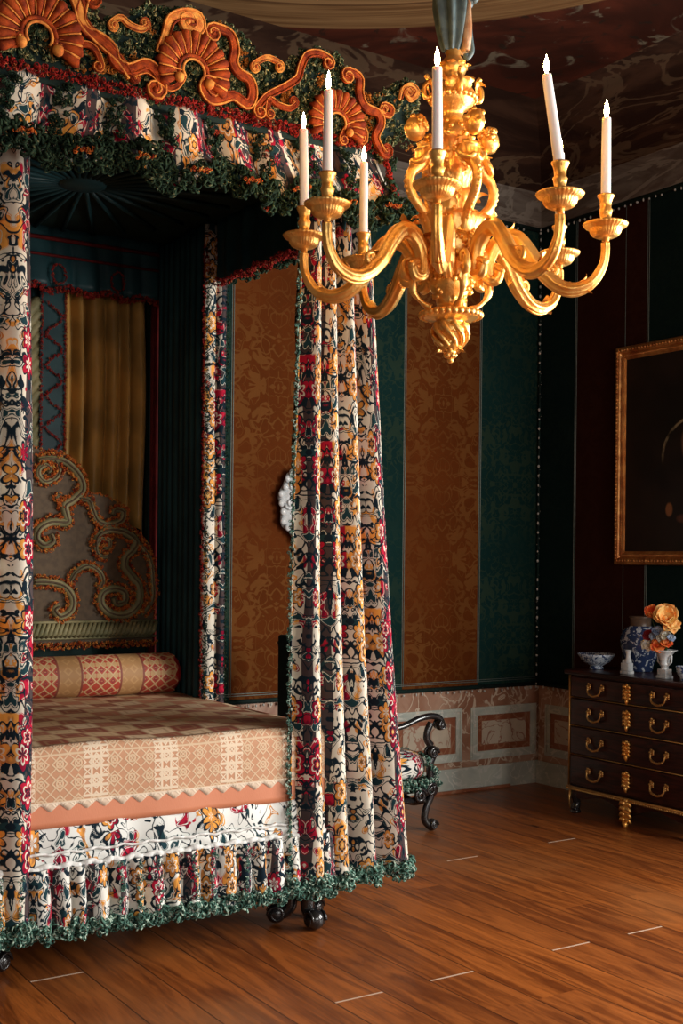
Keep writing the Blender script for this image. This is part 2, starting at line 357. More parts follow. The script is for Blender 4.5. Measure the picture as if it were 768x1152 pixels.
        if o_ is not None: o.location = o_
        if parent:
            o.parent = parent
            if o_ is None: o.matrix_parent_inverse = world_of(parent).inverted()
            else: o.matrix_parent_inverse = world_of(parent).inverted()
        if sub: m = o.modifiers.new('subsurf', 'SUBSURF'); m.levels = m.render_levels = sub
        if solid: m = o.modifiers.new('solid', 'SOLIDIFY'); m.thickness = solid; m.offset = 0
        if bevel: m = o.modifiers.new('bevel', 'BEVEL'); m.width = bevel; m.segments = 2; m.limit_method = 'ANGLE'
        if kind: o['kind'] = kind
        return o
def world_of(o):
    m = Matrix.LocRotScale(o.location, o.rotation_euler, o.scale)
    if o.parent: m = world_of(o.parent) @ o.matrix_parent_inverse @ m
    return m
def tag(o, label, cat, group=None):
    o['label'] = label; o['category'] = cat
    if group: o['group'] = group
    return o
def thing(name, label, cat, loc, group=None):
    o = bpy.data.objects.new(name, None); col.objects.link(o); o.location = loc; o.empty_display_size = 0.1
    return tag(o, label, cat, group)
def kids(o): return [c for c in bpy.data.objects if c.parent == o]
def copy_tree(o, parent=None):
    c = o.copy(); col.objects.link(c)
    if parent: c.parent = parent
    for k in kids(o): copy_tree(k, c)
    return c

def smoothpath(pts, n=6, closed=False):
    """Catmull-Rom through points of any dimension"""
    out = []; m = len(pts)
    rng = m if closed else m-1
    for i in range(rng):
        if closed: p0, p1, p2, p3 = pts[i-1], pts[i], pts[(i+1) % m], pts[(i+2) % m]
        else: p0, p1, p2, p3 = pts[max(i-1, 0)], pts[i], pts[i+1], pts[min(i+2, m-1)]
        for k in range(n):
            u = k/n
            out.append(tuple(0.5*(2*b+(c-a)*u+(2*a-5*b+4*c-d_)*u*u+(3*b-a-3*c+d_)*u**3) for a, b, c, d_ in zip(p0, p1, p2, p3)))
    if not closed: out.append(tuple(pts[-1]))
    return out
def spiral_end(c, r0, r1, a0, turns, n=14):
    return [(c[0]+(r0+(r1-r0)*i/n)*math.cos(a0+2*PI*turns*i/n), c[1]+(r0+(r1-r0)*i/n)*math.sin(a0+2*PI*turns*i/n)) for i in range(n+1)]

# ------------------------------------------------------------------ loop fringe: a string of curly tufts
def _template(seed, loops=6, nu=9, nv=4):
    rr = random.Random(seed); V = []; F = []
    for _ in range(loops):
        ax = Vector((rr.gauss(0, 1), rr.gauss(0, 1), rr.gauss(0, 1))).normalized()
        rot = ax.to_track_quat('Z', 'Y').to_matrix(); c = Vector((rr.gauss(0, 1), rr.gauss(0, 1), rr.gauss(0, 1))).normalized()*0.55
        R0 = 0.48*rr.uniform(0.8, 1.15); r0 = 0.13; b = len(V)
        for j in range(nv):
            for i in range(nu):
                a = 2*PI*i/nu; q = 2*PI*j/nv; k = R0+r0*math.cos(q)
                V.append(c+rot @ Vector((k*math.cos(a), k*math.sin(a), r0*math.sin(q)*1.3)))
        for j in range(nv):
            for i in range(nu):
                F.append((b+j*nu+i, b+j*nu+(i+1) % nu, b+((j+1) % nv)*nu+(i+1) % nu, b+((j+1) % nv)*nu+i))
    return V, F
TUFTS = [_template(k) for k in range(7)]
TUFTS_S = [_template(k+20, 4, 6, 3) for k in range(5)]
def tuft(mb, p, r, small=False):
    V, F = R.choice(TUFTS_S if small else TUFTS); b = len(mb.v)
    a = R.uniform(0, 2*PI); ca, sa = math.cos(a)*r, math.sin(a)*r
    zz = r*R.choice((1, -1))
    for q in V: mb.v.append((p[0]+q.x*ca-q.y*sa, p[1]+q.x*sa+q.y*ca, p[2]+q.z*zz))
    mb.uv.extend([(0, 0)]*len(V)); mb.f.extend([tuple(b+i for i in f) for f in F]); mb.mi.extend([mb.cur]*len(F))
def resample(pts, step):
    pts = [Vector(p) for p in pts]; out = [pts[0]]; acc = 0.0
    for a, b in zip(pts, pts[1:]):
        L = (b-a).length; d_ = step-acc
        while d_ <= L: out.append(a.lerp(b, d_/L)); d_ += step
        acc = (acc+L) % step
    return out
def fringe(mb, pts, r=0.02, step=None, jit=0.35, rows=1, drop=(0, 0, -1), small=False):
    for k in range(rows):
        for p in resample(pts, step or r*1.5):
            p = p+Vector(drop)*r*1.5*k
            tuft(mb, p+Vector([R.uniform(-jit, jit)*r for _ in range(3)]), r*R.uniform(0.8, 1.2), small)

# ================================================================== ROOM
XL, XR, YF, YB = -2.0, 6.16, -2.0, 6.82
ZD, ZW, ZC = 0.735, 4.10, 4.72          # dado top, top of the hangings, ceiling
def struct(mb, name, mat=None, parent=None, **k): return mb.build(name, mat, parent, kind='structure', **k)
# floor with the board surface and pale putty in the butt joints
mb = MB().mat('floor_boards'); mb.box((XL, YF, -0.08), (XR, YB, 0.0)); mb.mat('joint_putty')
for i, y in ((7, 4.592), (11, 3.793), (13, 3.797), (16, 3.825), (18, 3.82), (18.5, 5.262), (22, 5.302), (9, 2.1), (20, 2.6), (15, 2.4), (24, 4.2), (5, 3.1), (3, 4.9)):
    x0 = i*0.222+0.004; mb.box((x0, y-0.004, -0.001), (x0+0.214, y+0.004, 0.0008))
struct(mb, 'floor', smooth=False)

strips_back = []      # (x0, x1, material)
x = 5.59; k = 1
strips_back.append((5.59, 6.16, 'teal_damask'))
while x > XL:
    strips_back.append((max(x-0.67, XL), x, 'brown_damask' if k % 2 else 'teal_damask')); x -= 0.67; k += 1
mb = MB().mat('plaster'); mb.box((XL-0.12, YB+0.012, 0), (XR+0.12, YB+0.12, ZC))
for a, b_, m_ in strips_back: mb.mat(m_).box((a, YB, ZD), (b_, YB+0.012, ZW))
wall_back = struct(mb, 'wall_back', smooth=False)
mb = MB()
for a, b_, m_ in strips_back[:9]:
    for dx in (-0.007, 0.007): mb.tube([(a+dx, YB-0.002, ZD+0.03), (a+dx, YB-0.002, ZW)], 0.0030, 5)
for dz in (0.035, 0.048): mb.tube([(XL, YB-0.002, ZD+dz), (XR, YB-0.002, ZD+dz)], 0.003, 5)
struct(mb, 'piping', 'pale_piping', wall_back)

# right wall: with two window openings nearer the viewer, outside the picture
wins_r = ((2.6-0.62, 2.6+0.62), (0.2-0.62, 0.2+0.62)); WZ0, WZ1 = 0.85, 3.45
strips_r = []
y = 6.44; strips_r.append((6.44, YB, 'teal_damask_shaded')); k = 1
while y > 3.4:
    strips_r.append((max(y-0.685, 3.3), y, 'brown_damask_shaded' if k % 2 else 'teal_damask_shaded')); y -= 0.685; k += 1
mb = MB().mat('plaster')
ys = [YF-0.1, wins_r[1][0], wins_r[1][1], wins_r[0][0], wins_r[0][1], YB]
for i in range(5):
    if i in (1, 3):
        mb.box((XR+0.012, ys[i], 0), (XR+0.3, ys[i+1], WZ0)); mb.box((XR+0.012, ys[i], WZ1), (XR+0.3, ys[i+1], ZC))
    else: mb.box((XR+0.012, ys[i], 0), (XR+0.3, ys[i+1], ZC))
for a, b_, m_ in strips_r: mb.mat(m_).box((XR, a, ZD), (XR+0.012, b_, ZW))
wall_right = struct(mb, 'wall_right', smooth=False)
mb = MB()
for a, b_, m_ in strips_r:
    for dy in (-0.007, 0.007): mb.tube([(XR-0.002, a+dy, ZD+0.03), (XR-0.002, a+dy, ZW)], 0.0025, 5)
for yy in (5.962,): mb.tube([(XR-0.001, yy, ZD+0.03), (XR-0.001, yy, ZW)], 0.0018, 5)
struct(mb, 'piping', 'pale_piping', wall_right)
# other walls
mb = MB().mat('plaster'); mb.box((XL-0.12, YF, 0), (XL, YB, ZC)); struct(mb, 'wall_left', smooth=False)
wins_f = ((3.0, 4.2), (0.4, 1.6))
mb = MB().mat('plaster'); xs = [XL, 0.4, 1.6, 3.0, 4.2, XR]
for i in range(5):
    if i in (1, 3):
        mb.box((xs[i], YF-0.3, 0), (xs[i+1], YF, WZ0)); mb.box((xs[i], YF-0.3, WZ1), (xs[i+1], YF, ZC))
    else: mb.box((xs[i], YF-0.3, 0), (xs[i+1], YF, ZC))
struct(mb, 'wall_front', smooth=False)
def window(n, a, b_, side):
    mb = MB(); fr = 0.05
    def bx(u0, u1, z0, z1, d0=0.10, d1=0.16):
        if side == 'r': mb.box((XR+d0, u0, z0), (XR+d1, u1, z1))
        else: mb.box((u0, YF-d1, z0), (u1, YF-d0, z1))
    bx(a, a+fr, WZ0, WZ1); bx(b_-fr, b_, WZ0, WZ1); bx(a, b_, WZ0, WZ0+fr); bx(a, b_, WZ1-fr, WZ1); bx(a, b_, 2.1, 2.16)
    for q in (1, 2): u = a+(b_-a)*q/3; bx(u-0.015, u+0.015, WZ0, WZ1, 0.115, 0.145)
    for z in (1.26, 1.68, 2.6, 3.02): bx(a, b_, z-0.015, z+0.015, 0.115, 0.145)
    o = struct(mb, 'window_%d' % n, 'window_paint', smooth=False)
    g = MB()
    if side == 'r': g.box((XR+0.128, a+0.02, WZ0+0.02), (XR+0.132, b_-0.02, WZ1-0.02))
    else: g.box((a+0.02, YF-0.132, WZ0+0.02), (b_-0.02, YF-0.128, WZ1-0.02))
    struct(g, 'window_pane', 'window_glass', o, smooth=False)
n_ = 1
for a, b_ in wins_r: window(n_, a, b_, 'r'); n_ += 1
for a, b_ in wins_f: window(n_, a, b_, 'f'); n_ += 1
# dado: painted marble panels in raised frames
def frame2(mb, a0, a1, z0, z1, wd, place, d0, d1):
    for (p, q, r_, s_) in ((a0, a1, z0, z0+wd), (a0, a1, z1-wd, z1), (a0, a0+wd, z0+wd, z1-wd), (a1-wd, a1, z0+wd, z1-wd)):
        mb.prism([(p, r_), (q, r_), (q, s_), (p, s_)], place, d0, d1)
def dado(mb, lo, hi, first, pitch, place):
    mb.mat('red_marble').prism([(lo, 0), (hi, 0), (hi, ZD), (lo, ZD)], place, 0, 0.02)
    mb.mat('grey_marble').prism([(lo, 0.0), (hi, 0.0), (hi, 0.165), (lo, 0.165)], place, 0.02, 0.034)
    mb.prism([(lo, 0.150), (hi, 0.150), (hi, 0.168), (lo, 0.168)], place, 0.034, 0.042)
    a = first
    while a > lo-pitch:
        p, q = max(a-0.62, lo), a
        if q > lo+0.2:
            mb.mat('grey_marble'); frame2(mb, p, q, 0.215, 0.59, 0.058, place, 0.02, 0.030); frame2(mb, p+0.012, q-0.012, 0.227, 0.578, 0.012, place, 0.030, 0.036)
            frame2(mb, p+0.048, q-0.048, 0.263, 0.542, 0.010, place, 0.030, 0.034)
            mb.mat('rust_marble'); frame2(mb, p+0.058, q-0.058, 0.273, 0.532, 0.045, place, 0.020, 0.024)
            mb.mat('cream_marble').prism([(p+0.103, 0.318), (q-0.103, 0.318), (q-0.103, 0.487), (p+0.103, 0.487)], place, 0.020, 0.028)
        a -= pitch
mb = MB(); dado(mb, XL, XR, 6.13, 0.70, lambda a, z, d_: (a, YB-d_, z)); struct(mb, 'trim_1', smooth=False)
mb = MB(); dado(mb, 3.3, YB-0.04, 6.70, 0.70, lambda a, z, d_: (XR-d_, a, z)); struct(mb, 'trim_2', smooth=False)
mb = MB().mat('grey_marble'); mb.box((2.4, YB-0.060, 0), (XR-0.3, YB-0.042, 0.018)); struct(mb, 'baseboard_back', 'rust_marble', smooth=False)
# fringed braid below and above the hangings and in the corner
def braid(name, pts, parent, drop, r=0.014, tassel=0.055, base=0.016):
    mb = MB(); mb.mat('black_white_tufts'); fringe(mb, pts, r, r*1.9, 0.3, small=True)
    P = resample(pts, tassel); dv = Vector(drop)
    mb.mat('dark_green_cloth')
    mb.tube([Vector(p) for p in pts], base, 6)
    mb.mat('white_tassel')
    for p in P:
        if R.random() < 0.15: continue
        q = p+dv*(0.9+R.uniform(-0.15, 0.15)); mb.ball(q, (0.0075*R.uniform(0.7, 1.3),)*2+(0.011*R.uniform(0.7, 1.2),), 6, 4)
    return struct(mb, name, None, parent)
braid('fringe_trim', [(1.0, YB-0.025, 0.735), (XR-0.02, YB-0.025, 0.735)], wall_back, (0, -0.016, -0.028))
braid('fringe_trim', [(XR-0.025, 3.3, 0.735), (XR-0.025, YB-0.03, 0.735)], wall_right, (-0.016, 0, -0.028), 0.011)
braid('fringe_trim', [(1.0, YB-0.025, ZW), (XR-0.02, YB-0.025, ZW)], wall_back, (0, -0.016, -0.028))
braid('fringe_trim', [(XR-0.025, 3.3, ZW), (XR-0.025, YB-0.03, ZW)], wall_right, (-0.016, 0, -0.028), 0.011)
braid('fringe_trim', [(XR-0.03, YB-0.03, ZD), (XR-0.03, YB-0.03, ZW)], wall_back, (-0.015, -0.012, 0), 0.012, 0.07, 0.008)
# frieze, cove, ceiling
def cove_profile(v):     # distance from wall, height
    if v < 0.12: return (0.02+0.02*v/0.12, ZW+0.03*v/0.12)
    if v < 0.3: return (0.045+0.03*(v-0.12)/0.18, ZW+0.03+0.21*(v-0.12)/0.18)
    t_ = (v-0.3)/0.7*PI/2
    return (0.09+0.62*(1-math.cos(t_)), ZW+0.25+(ZC-ZW-0.25)*math.sin(t_))
def cove(nm, fn, kind_mat):
    mb = MB()
    NV = 24
    for part, m_, lo, hi in ((0, 'painted_frieze', 0, 0.3), (1, 'painted_cove', 0.3, 1.0)):
        mb.mat(m_)
        b0 = len(mb.f); mb.grid(lambda u, v: fn(u, *cove_profile(lo+(hi-lo)*v)), 12, 10)
        for i in range(b0, len(mb.f)): mb.mi[i] = mb.cur
    return struct(mb, nm)
cove('trim_3', lambda u, d_, z: (XL+(d_)+(XR-XL-2*d_)*u, YB-d_, z), None)
cove('trim_4', lambda u, d_, z: (XR-d_, YF+d_+(YB-YF-2*d_)*u, z), None)
cove('trim_5', lambda u, d_, z: (XL+d_, YF+d_+(YB-YF-2*d_)*u, z), None)
cove('trim_6', lambda u, d_, z: (XL+(d_)+(XR-XL-2*d_)*u, YF+d_, z), None)
mb = MB(); mb.box((XL-0.1, YF-0.3, ZC), (XR+0.3, YB+0.12, ZC+0.08)); struct(mb, 'ceiling', 'painted_ceiling', smooth=False)

# ================================================================== BED
YH = 4.54                 # plane of the foot curtains
BX = 2.08
bed = thing('canopy_bed', 'tall canopied state bed with flowered velvet valances, scrolled rust-red cresting and black feet', 'bed', (BX, 5.5, 0))
def scroll_foot(x, y, sx):
    mb = MB()
    for ang in (0.0, 2*PI/3, -2*PI/3):
        a0 = -PI/2+ang; d_ = Vector((math.cos(a0), math.sin(a0), 0))
        pr = smoothpath([(0.020, 0.30), (0.035, 0.24), (0.05, 0.18), (0.050, 0.12), (0.055, 0.075), (0.09, 0.045)], 5)
        mb.tube([Vector((x, y, 0))+d_*a+Vector((0, 0, z)) for a, z in pr], [0.04-0.012*i/len(pr) for i in range(len(pr))], 10)
        c_ = Vector((x, y, 0.047))+d_*0.115
        mb.ball(c_, 0.045, 14, 10)
        side = Vector((-d_.y, d_.x, 0))
        for sg in (-1, 1):
            sp = spiral_end((0, 0), 0.040, 0.008, 0, 1.6, 20)
            mb.tube([c_+side*sg*0.034+d_*p[0]+Vector((0, 0, p[1])) for p in sp], 0.007, 5)
    mb.lathe([(0.0, 0.32), (0.055, 0.32), (0.06, 0.29), (0.035, 0.25), (0.03, 0.15), (0.045, 0.11), (0.0, 0.10)], 12, (x, y, 0))
    return mb.build('leg', 'black_wood', bed)
for lx in (1.385, 2.845):
    for ly in (4.70, 6.45): scroll_foot(lx, ly, 1)
for lx in (1.28, 2.88):
    for ly in (4.72, 6.50):
        mb = MB(); mb.lathe([(0.0, 0.30), (0.04, 0.30), (0.045, 0.55), (0.028, 0.62), (0.026, 3.44), (0, 3.44)], 12, (lx, ly, 0)); mb.build('post', 'dark_green_cloth', bed)
# bed box and mattress
mb = MB(); mb.box((1.30, 4.66, 0.28), (2.86, 6.50, 0.60)); mb.build('bed_frame', 'black_wood', bed, smooth=False, bevel=0.01)
mb = MB(); mb.box((1.32, 4.62, 0.60), (2.84, 6.48, 0.86)); mb.build('mattress', 'taupe_silk', bed, smooth=False, bevel=0.04)
# upholstered foot rail
def puff(mb, x0, x1, y, z0, z1, depth=0.05, nseg=60, wob=0.004):
    def fn(u, v):
        a = -PI*0.5+PI*v; x = x0+(x1-x0)*u
        return (x, y-depth*math.cos(a)**0.5*(1+0.12*math.sin(x*31)) if math.cos(a) > 0 else y, (z0+z1)/2+(z1-z0)/2*math.sin(a)+wob*math.sin(x*23))
    mb.grid(fn, nseg, 12, uv=lambda u, v: ((x1-x0)*u, (z1-z0)*v))
mb = MB().mat('floral_velvet_rail'); puff(mb, 1.30, 2.86, 4.585, 0.485, 0.615, 0.045)
mb.mat('floral_velvet_rail'); puff(mb, 1.30, 2.86, 4.575, 0.445, 0.50, 0.04)
mb.mat('white_ruffle')
pts = [(1.30+1.56*i/120, 4.535+0.006*math.sin(i*1.9), 0.446+0.006*math.sin(i*0.9)) for i in range(121)]
mb.tube(pts, [0.011+0.004*abs(math.sin(i*1.3)) for i in range(121)], 6)
pts = [(1.30+1.56*i/120, 4.538+0.004*math.sin(i*1.5), 0.498+0.004*math.sin(i*0.7)) for i in range(121)]
mb.tube(pts, 0.006, 5)
mb.build('foot_rail', None, bed)
# pleated cloth generator -------------------------------------------------
def pleat(p0, p1, z0, z1, nf, amp0, amp1, q0=None, q1=None, seed=0, curl=0.5, full=1.8, irr=0.35, uvo=0.0, nu=None, nv=24, flare=1.0, bot=None, rnd=True):
    """p0->p1 at the bottom, q0->q1 at the top; returns MB and its bottom edge"""
    rr = random.Random(seed); q0 = q0 or p0; q1 = q1 or p1
    ph = [rr.uniform(-irr, irr) for _ in range(nf+2)]; am = [rr.uniform(1-irr, 1+irr) for _ in range(nf+2)]
    nu = nu or nf*12
    L = math.hypot(p1[0]-p0[0], p1[1]-p0[1])
    def fn(u, v):
        a = Vector((p0[0], p0[1])).lerp(Vector((p1[0], p1[1])), u); b_ = Vector((q0[0], q0[1])).lerp(Vector((q1[0], q1[1])), u)
        s_ = v**flare; c = a.lerp(b_, s_)
        t_ = (Vector((p1[0], p1[1]))-Vector((p0[0], p0[1]))).normalized(); nrm = Vector((t_.y, -t_.x))
        x = u*nf; i = int(min(x, nf-1e-6)); f = x-i
        A = (am[i]*(1-f)+am[i+1]*f)*(amp0*(1-v)+amp1*v)
        phs = 2*PI*(x+(ph[i]*(1-f)+ph[i+1]*f)*0.5)+0.5*math.sin(v*5+seed+i*0.0)
        w_ = -math.cos(phs)
        if rnd: w_ = 2*abs(math.sin(phs/2))**0.65-1; c = c+nrm*A*w_
        else: c = c+nrm*A*w_
        zz = z0+(z1-z0)*v
        if bot: zz += bot(u)*(1-v)
        return (c.x, c.y, zz)
    mb = MB(); mb.grid(fn, nu, nv, uv=lambda u, v: (uvo+u*L*full, z0+(z1-z0)*v))
    edge = [fn(i/nu, 0) for i in range(nu+1)]
    return mb, edge, fn
# skirt under the rail, tufted hem
def skirt(p0, p1, nf, seed, mat='floral_velvet_skirt', front=True):
    mb, edge, fn = pleat(p0, p1, 0.19, 0.445, nf, 0.030, 0.018, seed=seed, nv=8, full=1.9)
    o = mb.build('base_valance', mat, bed, solid=0.004)
    f = MB(); fringe(f, [Vector(p)+Vector((0, -0.008, -0.002)) for p in edge], 0.024, 0.030, 0.4, rows=1 if not front else 2, drop=(0, -0.2, 0.9))
    if front:
        for k in range(nf):
            if R.random() < 0.45:
                u = (k+0.5)/nf; fringe(f, [Vector(fn(u, v/6))+Vector((0, -0.012, 0)) for v in range(7)], 0.013, 0.020, 0.6, small=True)
    f.build('fringe', 'green_tufts', o)
skirt((1.20, 4.525), (2.90, 4.525), 21, 3)
skirt((2.93, 4.58), (2.93, 6.5), 18, 4, front=False)
skirt((1.24, 6.5), (1.24, 4.58), 18, 5, front=False)

# ---- tester (flat roof), cornice board, front and side valances
mb = MB().mat('dark_green_cloth'); mb.box((0.86, 4.42, 3.43), (3.02, 6.66, 3.49)); mb.build('tester', None, bed, smooth=False)
mb = MB(); 
for k in range(30):      # pleated sunburst lining under the roof
    a = 2*PI*k/30; mb.tube([(BX+0.1*math.cos(a), 5.5+0.1*math.sin(a), 3.41), (BX+0.78*math.cos(a), 5.5+1.0*math.sin(a), 3.42)], 0.012, 5)
mb.ball((BX, 5.5, 3.41), (0.12, 0.12, 0.03)); mb.build('tester_lining', 'teal_silk', bed)
VZ0, VZ1 = 3.14, 3.445
mb, edge, fn = pleat((0.80, 4.415), (3.22, 4.415), VZ0, VZ1, 10, 0.040, 0.028, q0=(0.98, 4.42), q1=(3.00, 4.42), seed=11, nv=10, full=1.4, flare=0.7, bot=lambda u: 0.022*math.sin(u*34))
val = mb.build('front_valance', 'floral_velvet', bed, solid=0.004)
f = MB(); fringe(f, [Vector(p)+Vector((0, -0.015, -0.01)) for p in edge], 0.032, 0.034, 0.5, rows=3, drop=(0, -0.12, 0.75))
for k in range(10):
    if True:
        u = (k+0.02)/10; 
        for du in (-0.006, 0.006): fringe(f, [Vector(fn(min(max(u+du, 0), 1), v/8))+Vector((0, -0.035, 0)) for v in range(8)], 0.019, 0.026, 0.7)
f.build('fringe', 'dark_tufts', val)
for k in range(10):     # little red rosettes on the pleats
    f = MB(); p = Vector(fn((k+0.5)/10, 0.10))+Vector((0, -0.05, 0.0)); fringe(f, [p+Vector((-0.035, 0, 0)), p+Vector((0.035, 0, 0.01))], 0.013, 0.014, small=True)
    f.build('rosette', 'orange_tufts', val)
f = MB(); fringe(f, [(0.95, 4.375, VZ1+0.005), (3.02, 4.375, VZ1+0.005)], 0.015, 0.017, 0.3, rows=2, small=True)
sw = smoothpath([(3.03, 4.37, 3.44), (3.045, 4.36, 3.34), (3.08, 4.36, 3.25), (3.14, 4.37, 3.20), (3.24, 4.40, 3.185)], 8); fringe(f, sw, 0.015, 0.014, 0.3, rows=1)
f.build('red_gimp', 'red_tufts', bed)
f = MB(); fringe(f, [Vector(p)+Vector((0.03, -0.0, -0.05)) for p in sw], 0.030, 0.035, 0.6)
f.build('fringe', 'dark_tufts', val)
for xs_, sg in ((3.01, 1), (0.98, -1)):
    a_, b_ = ((xs_+0.03*sg, 4.45), (xs_+0.03*sg, 6.62))
    mb, edge, fn = pleat(a_, b_, VZ0, VZ1, 16, 0.03, 0.02, seed=12+sg, nv=8, full=1.9)
    o = mb.build('side_valance', 'floral_velvet', bed, solid=0.004)
    f = MB(); fringe(f, edge, 0.03, 0.045, 0.5, rows=2, drop=(0, 0, 0.8)); f.build('fringe', 'dark_tufts', o)
# inner valance: dark green lining hung inside the roof, edged in red
for nm, a_, b_ in (('a', (2.93, 4.52), (2.93, 6.42)), ('b', (1.24, 6.40), (2.93, 6.40)), ('c', (1.24, 4.52), (1.24, 6.40))):
    zb = 3.10
    mb, edge, fn = pleat(a_, b_, zb, 3.43, 12, 0.012, 0.01, seed=ord(nm), nv=8)
    o = mb.build('inner_valance', 'teal_silk', bed, solid=0.003)
    off = {'a': (-0.02, 0, 0), 'b': (0, -0.025, 0), 'c': (0.02, 0, 0)}[nm]
    f = MB()
    P_ = [Vector(p)+Vector(off)+Vector((0, 0, 0.012*math.sin(i*0.35))) for i, p in enumerate(edge)]
    fringe(f, P_, 0.013, 0.016, 0.4, rows=2, small=True)
    if nm == 'b':
        for xc in (2.28, 2.62, 1.9):
            th = [(xc+0.038*math.cos(a), 6.37, zb+0.075+0.055*math.sin(a)) for a in [k*PI/8 for k in range(17)]]
            fringe(f, th, 0.009, 0.012, small=True)
    f.build('red_trim', 'red_tufts', o)
mb = MB(); mb.tube([(1.3, 6.37, 3.27), (2.9, 6.37, 3.27)], 0.008, 6); mb.tube([(1.3, 6.37, 3.36), (2.9, 6.37, 3.36)], 0.012, 6); mb.build('red_cord', 'maroon_cloth', bed)

# ---- carved and upholstered cresting along the roof edge
CREST = [[(1.951, 3.61), (1.98, 3.679), (2.002, 3.747), (2.063, 3.783), (2.117, 3.782), (2.125, 3.742), (2.09, 3.726)], [(2.187, 3.764), (2.259, 3.754), (2.284, 3.699), (2.277, 3.643), (2.301, 3.606), (2.35, 3.588), (2.367, 3.537), (2.343, 3.485), (2.278, 3.507), (2.222, 3.481), (2.175, 3.471), (2.143, 3.507), (2.158, 3.545), (2.19, 3.545)], [(2.019, 3.549), (2.058, 3.544), (2.035, 3.497), (1.997, 3.475), (1.959, 3.494), (1.903, 3.523), (1.848, 3.497)], [(1.649, 3.749), (1.633, 3.661), (1.661, 3.618), (1.721, 3.599), (1.757, 3.574), (1.775, 3.528), (1.83, 3.513), (1.903, 3.55), (1.952, 3.517), (1.967, 3.468)], [(1.333, 3.506), (1.372, 3.499), (1.404, 3.514), (1.424, 3.544), (1.404, 3.552)], [(1.531, 3.55), (1.548, 3.515), (1.572, 3.521), (1.579, 3.549), (1.558, 3.55)], [(1.593, 3.506), (1.616, 3.551), (1.661, 3.568), (1.697, 3.55), (1.719, 3.501)], [(1.756, 3.675), (1.792, 3.701), (1.828, 3.683), (1.876, 3.677), (1.901, 3.694)], [(2.385, 3.48), (2.434, 3.541), (2.517, 3.596), (2.577, 3.646), (2.593, 3.697), (2.623, 3.753), (2.68, 3.773), (2.733, 3.763)], [(2.434, 3.472), (2.446, 3.529), (2.484, 3.515), (2.54, 3.512), (2.569, 3.533)], [(2.832, 3.733), (2.887, 3.715), (2.888, 3.65), (2.916, 3.598), (2.986, 3.582), (3.001, 3.539), (2.973, 3.476), (3.012, 3.417)], [(3.104, 3.669), (3.118, 3.719), (3.161, 3.744), (3.195, 3.72), (3.162, 3.682), (3.137, 3.7)], [(3.019, 3.628), (3.057, 3.62), (3.047, 3.587), (3.01, 3.587)], [(2.795, 3.44), (2.826, 3.492), (2.88, 3.511), (2.917, 3.491), (2.918, 3.453)], [(2.37, 3.657), (2.432, 3.697), (2.495, 3.686)]]
prof = [(2.11, 3.80), (2.16, 3.795), (2.25, 3.785), (2.34, 3.765), (2.385, 3.72), (2.42, 3.69), (2.53, 3.68), (2.58, 3.735), (2.64, 3.775), (2.72, 3.785), (2.79, 3.775), (2.84, 3.72), (2.89, 3.675), (2.95, 3.655), (3.02, 3.67), (3.08, 3.73), (3.15, 3.755), (3.21, 3.745), (3.225, 3.69), (3.18, 3.61), (3.12, 3.54), (3.05, 3.46), (3.02, 3.40)]
C0 = 2.11
right = smoothpath(prof, 3); left = [(2*C0-x, z) for x, z in right][::-1]
outl = left+right[1:]
outl = outl[::-1]
mb = MB(); mb.prism(outl, lambda a, q, d_: (a, d_, q), 4.395, 4.43)
crest = mb.build('cresting', 'dark_green_cloth', bed, smooth=False)
def shell(mb, cx, cz, r, y=4.37, n=15, a0=-0.15, a1=1.15, sq=1.0):
    for k in range(n):
        a = PI*(a0+(a1-a0)*k/(n-1)); d_ = Vector((math.cos(a), 0, math.sin(a)*sq))
        c = Vector((cx, y, cz))
        pts = [c+d_*r*0.38, c+d_*r*0.7+Vector((0, -0.018, 0)), c+d_*r*0.95+Vector((0, -0.022, 0)), c+d_*r*1.03+Vector((0, -0.005, 0))]
        mb.tube(pts, [r*0.045, r*0.085, r*0.125, r*0.05], 7)
    ring = [(cx+r*0.40*math.cos(PI*(a0+(a1-a0)*k/20)), y-0.012, cz+r*0.40*math.sin(PI*(a0+(a1-a0)*k/20))) for k in range(21)]
    mb.tube(ring, r*0.055, 6)
for cx, cz, r in ((2.10, 3.565, 0.155), (2.775, 3.50, 0.135), (1.475, 3.555, 0.165), (C0*2-2.775-0.66, 3.5, 0.13)):
    mb = MB(); shell(mb, cx, cz, r); o = mb.build('shell_ornament', 'rust_velvet', crest)
    mb = MB()
    for k in range(14):
        a = PI*(-0.15+1.3*(k+0.5)/14); mb.tube([(cx+r*q*math.cos(a), 4.358-0.012*(q > 0.5), cz+r*q*math.sin(a)) for q in (0.42, 0.7, 0.98)], [r*0.012, r*0.02, r*0.028], 5)
    mb.tube([(cx+r*0.30*math.cos(PI*(-0.2+1.4*k/20)), 4.352, cz+r*0.30*math.sin(PI*(-0.2+1.4*k/20))) for k in range(21)], r*0.035, 6)
    for sg in (-1, 1): mb.ball((cx+sg*r*0.42, 4.345, cz-r*0.26), r*0.13, 10, 8)
    mb.build('shell_ribs', 'gold_velvet', o)
f = MB()
for cx, cz, r in ((2.10, 3.565, 0.155), (2.775, 3.50, 0.135), (1.475, 3.555, 0.165)):
    fringe(f, [(cx+r*1.12*math.cos(PI*(-0.12+1.24*k/24)), 4.372, cz+r*1.12*math.sin(PI*(-0.12+1.24*k/24))) for k in range(25)], 0.012, 0.016, 0.5, small=True)
    for _ in range(14): tuft(f, (cx+R.gauss(0, r*0.12), 4.37, cz+R.gauss(0, r*0.12)), 0.012, True)
